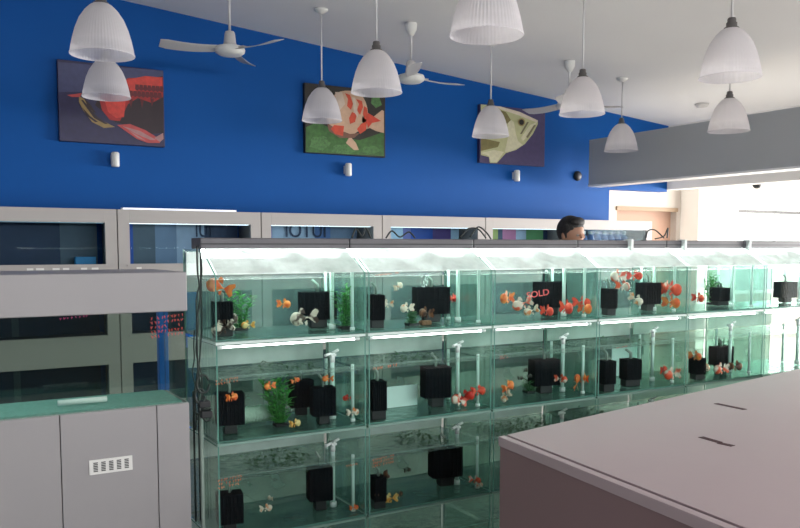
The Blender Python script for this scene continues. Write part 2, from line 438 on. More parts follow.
FANS = [(230, 50, 5.72, 'white ceiling fan at left between the lamps and the ceiling edge', 0),
        (411, 78, 6.25, 'white ceiling fan in the middle with its blade pointing right', 0),
        (569, 105, 6.95, 'ceiling fan at right half hidden behind a frosted pendant lamp', 0)]
for i, (px, py, zc, lab, a) in enumerate(FANS):
    o = fp if i == 0 else copy_tree(fp)
    X, Y, z = O+ray(px, py)*(zc/F)
    # fan 1: one blade points away from the camera and right; camera-space angle -> world
    cam_ang = [R(84), math.atan2(.28, .44), math.atan2(.1, .5)][i]
    wa = cam_ang - PHI
    o.location = (X, Y, z); o.rotation_euler = (0, 0, wa)
    L = ceil_z(X)-z
    for ch in o.children:
        n = ch.name.split('.')[0]
        if n == 'rod': s = (L-.12)/.88; ch.scale = (1, 1, s); ch.location = (0, 0, .12-.12*s)
        if n == 'ceiling_cup': ch.location = (0, 0, L)
    tag(o, lab, 'ceiling fan', 'white ceiling fans')

# ceiling detector
p = Vector(atZ(702, 104, 3.03)); 
for _ in range(6): p = atZ(702, 104, ceil_z(p.x))
d = MB().lathe([(0, -.03), (.05, -.03), (.065, -.012), (.07, 0), (0, 0)], 24).build('smoke_detector', M['fan'], None, p); tag(d, 'small round detector on the ceiling left of the upper right lamp', 'detector')
# dome camera on bulkhead
p = atX(757, 186, 7.9); o = empty('security_camera', p)
MB().lathe([(0, .06), (.05, .06), (.052, .03), (0, .03)], 20).build('mount', M['white'], o)
MB().ball((0, 0, .02), .05).build('dome', M['black_plastic'], o)
MB().tube([(0, 0, .06), (0, 0, 2.62-p.z)], .012).build('stem', M['white'], o)
tag(o, 'small dark dome camera hanging in the bright white room at right', 'camera')

# ---------------------------------------------------------------- wall spots
def spot_proto():
    t = empty('wall_spotlight', (0, 0, 0))
    MB().box((-.025, -.012, -.035), (.025, 0, .035)).build('wall_plate', M['white'], t, bevel=.003)
    MB().lathe([(0, -.055), (.026, -.055), (.03, -.048), (.03, .045), (.022, .055), (0, .055)], 20, (0, -.045, 0)).build('lamp_body', M['white'], t)
    return t
sp = spot_proto()
for i, (px, py, lab) in enumerate([(114, 160, 'small white wall spotlight under the red fish picture'), (346, 170, 'small white wall spotlight under the striped fish picture'), (514, 176, 'small white wall spotlight under the pale fish head picture')]):
    o = sp if i == 0 else copy_tree(sp)
    o.location = atY(px, py, WY); tag(o, lab, 'spotlight', 'white wall spotlights')
o = empty('wall_speaker', atY(577, 176, WY))
MB().lathe([(0, -.03), (.04, -.03), (.05, -.015), (.05, 0), (0, 0)], 20, axis='y').build('housing', M['black_plastic'], o)
MB().lathe([(0, -.036), (.03, -.034), (.033, -.029), (0, -.029)], 16, axis='y').build('grille', M['hood'], o)
tag(o, 'small round black speaker on the blue wall near the grey beam', 'speaker')

# ---------------------------------------------------------------- pictures
def picture(name, corners, layers, label, base):
    P = [atY(x, y, WY-.045) for x, y in corners]
    xs0 = (P[0].x+P[3].x)/2; xs1 = (P[1].x+P[2].x)/2; z1 = (P[0].z+P[1].z)/2; z0 = (P[2].z+P[3].z)/2
    t = empty(name, ((xs0+xs1)/2, WY, (z0+z1)/2)); ox, oz = (xs0+xs1)/2, (z0+z1)/2
    MB().box((xs0-ox, -.042, z0-oz), (xs1-ox, 0, z1-oz)).build('canvas', base, t, bevel=.003)
    m = MB(); mats = []
    # screen polygon -> uv of the canvas
    (ax, ay), (bx_, by_), (cx, cy), (dx, dy) = corners
    for li, (mt, polys) in enumerate(layers):
        mats.append(mt)
        for pi, poly in enumerate(polys):
            pts = []
            for (x, y) in poly:
                q = atY(x, y, WY-.045)
                X = min(max(q.x, xs0+.002), xs1-.002)-ox; Z = min(max(q.z, z0+.002), z1-.002)-oz
                pts.append((X, -.0425-.0006*(li+1), Z))
            m.prism(pts, (0, .0005, 0), li)
    m.build('print', mats, t, fix=False)
    tag(t, label, 'picture', 'fish canvas prints on the blue wall')
    return t
def ell(cx, cy, rx, ry, n=20, a=0, j=0):
    out = []
    for k in range(n):
        t = 2*PI*k/n; r = 1+j*math.sin(5*t+1)
        x, y = rx*r*math.cos(t), ry*r*math.sin(t)
        out.append((cx+x*math.cos(a)-y*math.sin(a), cy+x*math.sin(a)+y*math.cos(a)))
    return out
pm = lambda n, c, v=.3, s=25: mat(n, c, .45, v, s)
# picture 1: red scaled fish, lying with head to the left
sc_ = []
for i in range(9):
    for j in range(3):
        x = 131+i*4.1+(j % 2)*2; y = 80+j*6.5+i*.3
        if x < 163: sc_.append([(x-1.8, y-2.5), (x+1.6, y-2.2), (x+2.2, y+2.5), (x, y+4), (x-2.1, y+2.2)])
picture('canvas_print', [(57, 60.5), (164, 69), (164.5, 146), (60, 142)], [
 (pm('print_purple', (.05, .055, .14)), [[(58, 62), (163, 70), (163.5, 90), (58, 92)]]),
 (pm('print_black', (.02, .006, .012)), [[(100, 95), (128, 82), (163, 76), (163.5, 133), (150, 134), (132, 127), (115, 122), (95, 105)]]),
 (pm('print_red', (.38, .012, .012), .5, 18), [[(99, 97), (128, 78), (163, 77), (163, 97), (152, 103), (138, 98), (128, 104), (120, 121), (110, 120), (102, 110)]]),
 (pm('print_bright_red', (.62, .045, .03), .4, 30), [[(126, 80), (145, 76), (162, 77.5), (162, 86), (145, 88), (131, 92)], [(104, 98), (126, 96), (124, 117), (116, 118), (108, 112)]]),
 (pm('print_maroon', (.12, .005, .01)), [q for q in sc_ if q[0][1] > 84] + [[(129, 100), (133, 99), (131, 108)], [(140, 99), (144, 100), (142, 108)], [(150, 98), (154, 99), (152, 107)]]),
 (pm('print_gold', (.30, .20, .07), .3), [[(79, 96), (84, 99), (97, 118), (109, 124), (115, 127), (104, 128), (92, 122), (83, 110), (79, 102)]]),
 (pm('print_dark_stripe', (.03, .015, .02)), [[(81, 100), (83, 100), (97, 117), (108, 124), (105, 124), (94, 118)], [(84, 98), (90, 104), (96, 113), (93, 112), (87, 105)], [(82, 107), (90, 116), (98, 122), (95, 122), (87, 116)]]),
 (pm('print_fin_red', (.48, .06, .06)), [[(117, 125), (130, 124), (145, 130), (158, 138), (160, 143), (148, 143), (137, 139), (127, 132)], [(67, 95), (76, 94), (82, 93), (80, 97), (72, 97)]]),
 (pm('print_fin_pale', (.40, .20, .20)), [[(122, 126), (140, 131), (156, 140), (150, 140), (136, 134)], [(128, 130), (140, 137), (146, 141), (138, 138)], [(154, 138), (163, 133), (163.5, 139), (160, 142)]]),
], 'large dark canvas print of a red scaled fish, leftmost on the blue wall', pm('canvas_navy', (.022, .018, .07)))
# picture 2: orange and white banded fish on green
stripes = [[(338, 92), (342, 92), (341, 101), (337, 106), (336, 98)], [(364, 106), (367, 108), (368, 116), (365, 120), (363, 114)], [(345, 93), (350, 95), (353, 104), (351, 110), (347, 106), (348, 99)], [(356, 99), (362, 101), (363, 107), (360, 115), (357, 110), (359, 104)],
           [(352, 112), (357, 114), (355, 122), (350, 124), (349, 118)], [(361, 124), (367, 121), (366, 130), (360, 134), (357, 129)], [(334, 125), (344, 126), (343, 136), (335, 134), (331, 129)]]
picture('canvas_print', [(305, 82), (386, 92), (385, 157), (305, 153)], [
 (pm('print_green', (.04, .13, .025), .7, 30), [[(306, 127), (318, 122), (330, 128), (345, 138), (360, 140), (384, 132), (384, 156), (306, 152)]]),
 (pm('print_leaf', (.07, .19, .05), .7, 60), [ell(320, 143, 10, 7, 14, 0, .15), ell(345, 149, 13, 5, 14, 0, .15), ell(371, 150, 9, 4, 14, 0, .15), [(372, 97), (379, 96), (382, 105), (376, 108), (371, 103)]]),
 (pm('print_cream', (.62, .40, .27), .15), [ell(347, 113, 21, 23, 26, .25, .02), [(362, 117), (372, 118), (382, 110), (384, 111), (384, 133), (376, 131), (370, 128), (363, 130)], [(350, 136), (356, 143), (359, 150), (354, 150), (346, 143)]]),
 (pm('print_shadow', (.20, .09, .06), .3), [[(327, 123), (337, 129), (350, 134), (360, 133), (354, 138), (340, 138), (329, 131)]]),
 (pm('print_orange', (.62, .07, .03), .3), stripes),
 (pm('print_tail_red', (.66, .06, .03), .3), [[(368, 113), (373, 116), (381, 121), (372, 123), (368, 128), (366, 120)]]),
 (pm('print_pale', (.66, .52, .42), .15), [[(352, 97), (355, 98), (357, 108), (358, 118), (354, 112)], [(335, 92), (342, 92), (345, 104), (340, 110), (336, 100)]]),
], 'canvas print of an orange and white banded fish on green, middle of three', pm('canvas_dark', (.02, .016, .012)))
# picture 3: pale fish head on dark violet
picture('canvas_print', [(480, 101), (546, 114), (544, 166), (480, 163)], [
 (pm('print_head', (.50, .50, .27), .2, 20), [[(481, 103), (488, 103), (500, 106), (520, 112), (538, 121), (538, 124), (533, 134), (525, 144), (516, 150), (506, 153), (497, 163), (490, 163), (489, 157), (481, 155)]]),
 (pm('print_head_light', (.66, .63, .44), .2, 30), [[(508, 118), (514, 122), (516, 134), (518, 141), (523, 145), (512, 151), (505, 152), (508, 138)], [(481, 153), (494, 150), (504, 152), (497, 162), (491, 162), (489, 156)], [(530, 125), (537, 122), (530, 134), (523, 141), (521, 138)]]),
 (pm('print_olive', (.20, .17, .06), .3), [[(481, 138), (500, 142), (498, 147), (481, 151)], [(494, 108), (506, 112), (511, 120), (507, 124), (502, 115)]]),
 (pm('print_line', (.17, .15, .08), .2), [[(534, 125), (536, 125), (528, 138), (526, 137)], [(527, 122), (529, 122), (522, 134), (520, 134)]]),
 (pm('print_brow', (.68, .60, .48), .2), [[(494, 106), (500, 106), (520, 112), (538, 120.5), (537, 122.5), (518, 115), (500, 109)]]),
 (pm('print_eye_ring', (.30, .22, .08), .2), [ell(521.5, 122.2, 3.5, 4.0)]),
 (M['eye'], [ell(521.5, 122.2, 2.4, 2.8)]),
], 'canvas print of a pale fish head with a black eye, rightmost of three', pm('canvas_violet', (.055, .04, .12)))

# ---------------------------------------------------------------- wall display cabinets
DY = 6.0; MODW = 1.07; SEAM0 = 1.25; TOPZ = (atY(60, 210.4, 6).z+atY(250, 212.3, 6).z+atY(560, 217.5, 6).z)/3; print('TOPZ', TOPZ, _c0, _cs)
rowsz = [(.48, .77), (.98, 1.27), (1.48, 1.77)]
bc = lambda n, c, v=.2: mat('backdrop_'+n, c, .5, v, 8)
NAVY = bc('navy', (.010, .025, .075)); BK = {k: bc(k, c) for k, c in dict(sky=(.05, .33, .62), deep=(.015, .08, .40), pale=(.42, .50, .62), greyb=(.20, .27, .38),
    plum=(.10, .05, .22), violet=(.16, .17, .45), yellow=(.32, .36, .06), pink=(.50, .13, .27), green=(.12, .32, .12), dark=(.02, .02, .04), bottle_label=(.20, .27, .36), icy=(.50, .66, .80), mid=(.10, .20, .45), glassgrey=(.10, .13, .16)).items()}
BANDS = {
 -1: [('dark', 0, .72), ('glassgrey', .72, 1)],
 0: [('dark', 0, .02), ('deep', .02, .10), ('glassgrey', .10, .28), ('greyb', .28, .46), ('pale', .46, .70), ('dark', .70, 1)],
 1: [('sky', 0, .06), ('deep', .06, .14), ('pale', .14, .56), ('mid', .56, .72), ('greyb', .72, 1)],
 2: [('icy', 0, .33), ('violet', .33, .42), ('deep', .42, .68), ('plum', .68, .9), ('icy', .9, 1)],
 3: [('dark', 0, .15), ('yellow', .15, .32), ('dark', .32, .38), ('pink', .38, .56), ('pale', .56, .7), ('green', .7, .94), ('dark', .94, 1)],
 4: [('green', 0, .22), ('dark', .22, .42), ('mid', .42, 1)],
}
MODN = {-3: 'farthest left against the side wall', -2: 'second from the left wall', -1: 'leftmost in view with dark blue upper window', 0: 'under the white LED strip, second in view',
        1: 'third in view, with big dark letters in its upper window', 2: 'fourth in view, with pale blue and violet upper window', 3: 'fifth in view, with yellow pink and green upper window', 4: 'at the right end, with blue bottles inside'}
WL = [emit('window_lamp_dim', (.55, .85, 1), .35), emit('window_lamp', (.9, .97, 1), 2.2)]
for k in range(-3, 5):
    X0 = SEAM0+MODW*k; t = empty('display_cabinet', (X0, DY, 0))
    a, b = .004, MODW-.004; w0, w1_ = .083, MODW-.083
    m = MB()
    m.box((a, 0, 0), (w0, .03, TOPZ)); m.box((w1_, 0, 0), (b, .03, TOPZ))
    zz = [0]+[v for r in rowsz for v in r]+[TOPZ]
    for i in range(0, len(zz), 2): m.box((w0, 0, zz[i]), (w1_, .03, zz[i+1]))
    m.box((a, .03, 0), (a+.015, .45, TOPZ)); m.box((b-.015, .03, 0), (b, .45, TOPZ)); m.box((a+.015, .03, TOPZ-.015), (b-.015, .45, TOPZ))
    m.build('carcass', M['display'], t, bevel=.0015)
    # a thin ledge under each window, dark gap line at door joint
    l = MB()
    for (z0, z1) in rowsz: l.box((w0-.02, -.012, z0-.018), (w1_+.02, 0, z0-.006))
    l.build('ledge', M['display'], t)
    for ri, (z0, z1) in enumerate(rowsz):
        MB().box((w0, .012, z0), (w1_, .018, z1)).build('window_glass', M['glass_dark'], t)
        m = MB(); W = w1_-w0
        bands = BANDS.get(k, [('dark', 0, 1)]) if ri == 2 else [('dark', 0, .35), ('glassgrey', .35, .4), ('dark', .4, 1)]
        mats = []
        for bi, (cn, u0, u1) in enumerate(bands):
            m.box((w0+u0*W-.0, .30, z0-.01), (w0+u1*W, .31+.002*bi, z1+.01), bi); mats.append(BK[cn] if cn != 'dark' else NAVY)
        m.build('backdrop', mats, t)
        if ri == 2: MB().box((w0, .05, z1-.004), (w1_, .09, z1+.006)).build('window_lamp', WL[0] if k < 0 or k == 4 else WL[1], t)
        MB().box((w0-.03, .03, z0-.03), (w1_+.03, .40, z0-.012)).build('shelf', NAVY if ri < 2 or k < 1 else M['display'], t)
    tag(t, 'grey three-window wall cabinet, '+MODN[k], 'cabinet', 'grey display cabinets along the blue wall')
# LED strip on top of the cabinets
p0 = atY(122, 210.5, DY).x; p1 = atY(237, 211, DY).x
o = empty('light_strip', ((p0+p1)/2, DY+.02, TOPZ)); hw = (p1-p0)/2
MB().box((-hw, -.012, 0), (hw, .02, .012)).build('housing', M['white'], o)
m = MB()
for i in range(44):
    x = -hw+.02+i*(2*hw-.04)/43; m.box((x-.010, -.018, .001), (x+.010, -.012, .013))
m.build('light_points', M['led'], o)
tag(o, 'thin white strip light lying on the cabinets in front of the blue wall', 'light')
# little price tags under first windows
for i, (px, py, w_) in enumerate([(30, 267.5, .04), (40, 267, .05), (56, 266.5, .045), (66, 266.5, .04), (84, 267, .04), (95, 266.5, .045), (139, 266, .035)]):
    p = atY(px, py, DY); p.z = 1.445; o = MB().box((-w_/2, -.003, -.012), (w_/2, .0, .012)).build('price_tag', M['white'], None, p)
    tag(o, 'small white price tag under the left wall windows, %s from left' % ['first', 'second', 'third', 'fourth', 'fifth', 'sixth', 'seventh'][i], 'price tag', 'price tags under the wall windows')
# blue item and greenish fish in leftmost window
p = atY(85, 256, DY+.2); o = MB().box((-.07, -.03, -.03), (.07, .03, .03)).build('blue_box', BK['sky'], None, p, bevel=.004); tag(o, 'small blue box inside the leftmost dark wall window', 'box')
p.z = 1.51; o.location = (p.x, p.y, 1.50)
# letters in windows
def text_mesh(s, size, depth=.002):
    cu = bpy.data.curves.new('t', 'FONT'); cu.body = s; cu.size = size; cu.extrude = depth; cu.align_x = 'CENTER'; cu.align_y = 'CENTER'
    ob = bpy.data.objects.new('t', cu); C.objects.link(ob)
    bpy.context.view_layer.update()
    me = bpy.data.meshes.new_from_object(ob.evaluated_get(bpy.context.evaluated_depsgraph_get()))
    bpy.data.objects.remove(ob); return me
def letters(name, s, size, mt, loc, parent=None, rot=(PI/2, 0, 0), sx=1):
    me = text_mesh(s, size); me.materials.clear(); me.materials.append(mt)
    o = bpy.data.objects.new(name, me); C.objects.link(o); o.location = loc; o.rotation_euler = rot; o.scale = (sx, 1, 1)
    if parent: o.parent = parent
    return o
cabs = {round((o.location.x-SEAM0)/MODW): o for o in bpy.data.objects if o.name.startswith('display_cabinet')}
def in_cab(k, px, py, yy):
    p = atY(px, py, DY+yy); return Vector((p.x-(SEAM0+MODW*k), yy, p.z))
q = in_cab(1, 306, 231, .29); letters('lettering', 'IOTUI', .17, NAVY, q, cabs[1], sx=.85)
q = in_cab(0, 204, 231, .29); letters('lettering', 'IUI', .15, NAVY, q, cabs[0], sx=.8)
# bottles in the right cabinet
bm_ = mat('blue_plastic_bottle', (.06, .14, .32), .3, .35, 30); 
def bottle_proto():
    t = empty('bottle', (0, 0, 0))
    MB().lathe([(0, 0), (.030, 0), (.034, .006), (.034, .155), (.028, .185), (.014, .20), (.014, .208), (0, .208)], 16).build('bottle_body', bm_, t)
    MB().lathe([(0, .205), (.017, .205), (.017, .23), (0, .23)], 12).build('cap', M['clip'], t)
    MB().lathe([(.0345, .05), (.0345, .12)], 16).build('paper_label', BK['bottle_label'], t)
    return t
bp_ = bottle_proto(); ordn = ['first', 'second', 'third', 'fourth', 'fifth', 'sixth', 'seventh', 'eighth']
for i in range(8):
    o = bp_ if i == 0 else copy_tree(bp_)
    o.location = (SEAM0+MODW*4+.17+.094*i, DY+.16, 1.468); o.scale = (1.3, 1.3, 1.27)
    tag(o, 'blue plastic bottle in the right-end wall cabinet, %s from the left' % ordn[i], 'bottle', 'blue bottles in the right-end cabinet')

# ---------------------------------------------------------------- tank rack
D = 2.75; PITCH = .6008; XR = .322*D; ROWZ = [1.270, .912, .555, .197]; T = .38; FH = .232; TW = .294
LIDZ = 1.593
COLN = ['first', 'second', 'third', 'fourth', 'fifth', 'sixth']; ROWN = ['top', 'second', 'third', 'bottom']
def cellname(c, r): return '%s-row %s tank from left' % (ROWN[r], COLN[c])
def pane(a, b, thin):
    """box with the four narrow faces in the edge material"""
    m = MB(); m.box(a, b)
    order = {'z': (0, 1), 'y': (2, 4), 'x': (3, 5)}[thin]
    m.m = [0 if i in order else 1 for i in range(6)]
    return m
g = .005
def tank_proto(r):
    t = empty('glass_tank', (0, 0, 0)); H = PITCH and (.352 if r else .323)
    pane((-TW+g, -T/2, 0), (TW-g, -T/2+g, FH), 'y').build('front_glass', [M['glass'], M['edge']], t)
    hb = .30 if r else .315
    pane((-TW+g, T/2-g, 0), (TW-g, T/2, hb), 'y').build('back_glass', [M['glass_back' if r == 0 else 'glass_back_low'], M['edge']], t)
    for s in (-1, 1):
        x = s*TW-(g if s > 0 else 0)
        if r == 0: prof = [(x, -T/2, 0), (x, -T/2, FH), (x, -T/2+.143, .321), (x, T/2, .321), (x, T/2, 0)]
        else: prof = [(x, -T/2, 0), (x, -T/2, .346), (x, T/2, .346), (x, T/2, 0)]
        m = MB(); m.prism(prof, (g, 0, 0)); m.m = [0, 0]+[1]*(len(prof))
        m.build('side_glass', [M['glass_side'], M['edge']], t)
    pane((-TW+g, -T/2+g, .001), (TW-g, T/2-g, .008), 'z').build('bottom_glass', [M['glass_floor'], M['edge']], t)
    m = MB(); m.box((-TW+g+.001, -T/2+g+.001, .009), (TW-g-.001, T/2-g-.001, .216)); m.m = [0, 1, 0, 0, 0, 0]
    m.build('water', [M['water'], M['water_top']], t)
    MB().box((-TW, -T/2+.002, -.010), (TW, -T/2+.02, -.001)).build('edge_light_rail', M['rail' if r == 0 else 'rail_shaded'], t)  # added rail: bright glass edge in the top row, shaded below
    MB().box((-TW+.008, T/2-g-.012, .222), (TW-.008, T/2-g-.006, .310 if r == 0 else .343)).build('back_panel', M['white_trim'] if r == 0 else M['gap_fill_panel'], t)  # lower rows get the added brightening panel
    if r == 0:
        m = MB(); m.prism([(-TW+.01, -T/2+.004, FH+.003), (TW-.01, -T/2+.004, FH+.003), (TW-.01, -T/2+.141, .320), (-TW+.01, -T/2+.141, .320)], (0, .0, .003))
        m.build('cover_glass', M['glass_wet_glow'], t)
    else:
        m = MB(); m.box((-TW+.012, -T/2+.006, FH-.004), (TW-.012, -T/2+.03, FH)); m.build('front_brace', M['glass_side'], t)
    return t
protos = {}
tanks = {}
for r in range(4):
    for c in range(6):
        if r in protos: t = copy_tree(protos[r])
        elif r == 2 or r == 3: t = copy_tree(protos[1])
        else: t = protos[r] = tank_proto(r)
        t.location = (XR+PITCH*(c+.5), D+T/2, ROWZ[r]); tanks[c, r] = t
        extra = {(0, 0): ', with calico fish', (2, 0): ', marked SOLD', (3, 0): ', with red goldfish', (0, 1): ', with a large green plant'}.get((c, r), '')
        tag(t, 'greenish glass fish tank, '+cellname(c, r)+extra, 'fish tank', 'glass tanks in the rack')
# the dark light hoods on top
def hood_proto():
    t = empty('light_hood', (0, 0, 0))
    MB().box((-PITCH/2+.002, -.047, 0), (PITCH/2-.002, .065, .040)).build('housing', M['hood'], t, bevel=.004)
    MB().box((-PITCH/2+.002, -.049, .016), (PITCH/2-.002, -.047, .020)).build('seam_strip', M['black_plastic'], t)
    MB().box((-.27, -.030, -.034), (.27, .05, -.0005)).build('diffuser', M['glow'], t, bevel=.006)
    return t
hp = hood_proto()
for c in range(6):
    o = hp if c == 0 else copy_tree(hp)
    o.location = (XR+PITCH*(c+.5), D+T/2, LIDZ)
    tag(o, 'dark grey light hood over the %s top-row tank from left' % COLN[c], 'light hood', 'dark light hoods on the rack')
# glow strips added under the top tanks for their bright glass-edge line
tp_ = empty('added_glow_strip', (0, 0, 0))
MB().tube([(-.26, 0, 0), (.26, 0, 0)], .0036, 12).build('glow_strip', M['tube'], tp_)
for s in (-1, 1): MB().tube([(s*.26, 0, 0), (s*.282, 0, 0)], .007, 12).build('end_cap', M['clip'], tp_)
for r in (1, 2):
    for c in range(6):
        if r == 2: continue
        o = tp_ if (c == 0 and r == 1) else copy_tree(tp_)
        o.location = (XR+PITCH*(c+.5), D+.03, ROWZ[r]+.358-.022)
        tag(o, 'thin glow strip added above the '+cellname(c, r), 'tube light', 'glow strips added between the tank rows')

# clips on hoods
cp = MB().box((-.008, -.012, -.012), (.008, .03, .045)); 
proto = None
for i, px in enumerate((629.5, 683, 747.5)):
    p = atY(px, 243, D+.14)
    if proto is None: proto = cp.build('hood_clip', M['clip'], None, bevel=.002); o = proto
    else: o = proto.copy(); C.objects.link(o)
    o.location = (p.x, D+.133, LIDZ); tag(o, 'small pale clip on the dark hood, %s from the left' % ordn[i], 'clip', 'pale clips on the hoods')

# --- air pipes with valves
def pipes_proto():
    t = empty('air_pipe', (0, 0, 0))
    MB().tube([(0, 0, 0), (0, 0, .235)], .0085, 12).build('riser', M['pipe'], t)
    MB().lathe([(0, 0), (.014, 0), (.014, .02), (0, .02)], 12).build('foot', M['clip'], t)
    m = MB(); m.tube([(0, 0, .225), (0, 0, .262)], .010, 10); m.tube([(0, 0, .245), (-.018, -.018, .262), (-.045, -.03, .258)], .006, 8)
    m.tube([(.0, .0, .262), (.022, -.012, .275)], .0055, 8); m.box((-.012, -.012, .250), (.012, .012, .259))
    m.build('valve', M['clip'], t)
    return t
pr = pipes_proto()
def thin_proto():
    t = empty('return_pipe', (0, 0, 0))
    MB().tube([(0, 0, 0), (0, 0, .225)], .0065, 10).build('riser', M['pipe'], t)
    MB().lathe([(0, 0), (.010, 0), (.010, .012), (0, .012)], 10).build('foot', M['clip'], t)
    return t
tpr = thin_proto(); f1 = f2 = True
for r in range(3):
    for c in range(6):
        base = Vector((XR+PITCH*(c+.5), D+T/2, ROWZ[r]+.009))
        o = pr if f1 else copy_tree(pr); f1 = False
        o.location = base+Vector((.225, -.04, 0)); tag(o, 'white air pipe with a valve, in the '+cellname(c, r), 'pipe', 'white air pipes')
        for dx, dy, nm in ((.268, -.13, 'front'), (.25, .07, 'rear')):
            o = tpr if f2 else copy_tree(tpr); f2 = False
            o.location = base+Vector((dx, dy, 0)); tag(o, 'thin white return pipe in the %s corner of the %s' % (nm, cellname(c, r)), 'pipe', 'thin white return pipes')

# --- sponge filters
def filter_proto(w=.125, h=.115, n=0):
    t = empty('sponge_filter', (0, 0, 0))
    m = MB(); m.box((-w/2, -.035, .035), (w/2, .035, .035+h))
    for k in range(7):
        x = -w/2+w*(k+.5)/7; m.tube([(x, -.037, .037), (x, -.037, .033+h)], .0026, 6)
    m.build('sponge', M['black'], t, bevel=.004)
    MB().box((-.03, -.025, 0), (.03, .025, .036)).build('foot', M['black_plastic'], t, bevel=.004)
    m = MB(); m.tube([(0, 0, .035+h), (0, 0, .035+h+.03), (-.02, 0, .035+h+.05)], .006, 8); m.build('air_tube', M['cable_grey'], t)
    return t
fp1 = filter_proto(); fp2 = filter_proto(.06, .105); used = set()
def put_filter(c, r, px, Y, side, lab, sx=1, sz=1):
    src = fp2 if side else fp1
    o = src if src.name not in used else copy_tree(src); used.add(src.name)
    X = atY(px, 300, Y).x
    x0 = XR+PITCH*c+.02+(.035 if side else .07)*sx; x1 = XR+PITCH*(c+1)-.02-(.035 if side else .07)*sx
    o.location = (min(max(X, x0), x1), Y, ROWZ[r]+.009); o.scale = (sx, 1, sz); o.rotation_euler = (0, 0, R(-12))
    tag(o, lab+' in the '+cellname(c, r), 'filter', 'black sponge filters')
put_filter(0, 0, 318, 2.98, 0, 'wide black sponge filter on a foot', 1.15, .95)
put_filter(0, 0, 222, 2.86, 1, 'black sponge filter at the left glass', 1.2, .9)
put_filter(1, 0, 431, 2.96, 0, 'wide black sponge filter behind fish', 1.2, 1)
put_filter(1, 0, 376, 2.84, 1, 'narrow black sponge filter at the left glass', .9, .95)
put_filter(2, 0, 566, 2.97, 0, 'wide black sponge filter behind the writing', 1.15, 1.05)
put_filter(3, 0, 648, 2.92, 0, 'square black sponge filter', .85, .95)
put_filter(3, 0, 609, 2.82, 1, 'narrow dark sponge filter at the left glass', .8, .9)
put_filter(4, 0, 718, 3.0, 1, 'small pale-looking sponge filter', 1, .7)
put_filter(4, 0, 736, 2.98, 1, 'dark sponge filter at right', 1.2, .7)
put_filter(5, 0, 785, 2.95, 0, 'dark sponge filter', .9, .8)
put_filter(0, 1, 228, 2.86, 0, 'black sponge filter at the left glass', .8, 1)
put_filter(0, 1, 322, 2.84, 0, 'black sponge filter on a tall foot at right', .72, .95)
put_filter(0, 1, 300, 3.04, 0, 'rear dark sponge filter', .75, .95)
put_filter(1, 1, 436, 2.90, 0, 'large black sponge filter with a ragged top', .95, 1.15)
put_filter(1, 1, 377, 2.80, 1, 'narrow black sponge filter at the left glass', 1, 1.1)
put_filter(2, 1, 545, 2.92, 0, 'square black sponge filter', 1.05, 1.05)
put_filter(3, 1, 632, 2.85, 1, 'black sponge filter before the pale reflection sheet', 1.4, .95)
put_filter(3, 1, 608, 2.80, 1, 'black sponge filter at the left glass', 1, 1.05)
put_filter(4, 1, 724, 2.95, 0, 'dark sponge filter', .9, .9)
put_filter(4, 1, 699, 2.82, 1, 'small dark sponge filter at the left glass', .9, .8)
put_filter(0, 2, 318, 2.90, 0, 'tall black sponge filter', .75, 1.15)
put_filter(0, 2, 226, 2.84, 0, 'black sponge filter at the left glass', .75, .95)
put_filter(1, 2, 446, 2.92, 0, 'large dark blue-black sponge filter', 1.1, 1.15)
put_filter(1, 2, 378, 2.80, 1, 'narrow sponge filter at the left glass', .8, .9)

# --- filter cotton roll (second row, first tank), ribbed
o = empty('cotton_roll', atY(255, 400, 2.96)); o.location.z = ROWZ[1]+.048
prof = []
for i in range(25): prof.append((.030+.004*math.sin(i*PI*.9), -.075+.15*i/24))
MB().lathe([(0, -.075)]+prof+[(0, .075)], 20, axis='x').build('ribbed_roll', M['cotton'], o)
MB().tube([(-.085, 0, 0), (.085, 0, 0)], .008).build('core', M['clip'], o)
tag(o, 'pale ribbed filter roll lying in the '+cellname(0, 1), 'filter roll')
# pale sheets put in for bright window reflections on the glass (second row)
for c, pxa, pxb in ((1, 380, 417), (3, 611, 636)):
    Y = D+T-.03 if c == 3 else 2.97; a = atY(pxa, 400, Y).x; b = atY(pxb, 400, Y).x
    z0 = ROWZ[1]+.009; 
    o = MB().box((-(b-a)/2, -.002, 0), ((b-a)/2, .002, .09 if c == 1 else .17)).build('reflection_sheet', mat('reflection_sheet_%d' % c, (.75, .93, .88), .4, .03), None, ((a+b)/2, Y, z0))
    tag(o, 'pale sheet standing in for a bright reflection in the '+cellname(c, 1), 'sheet')

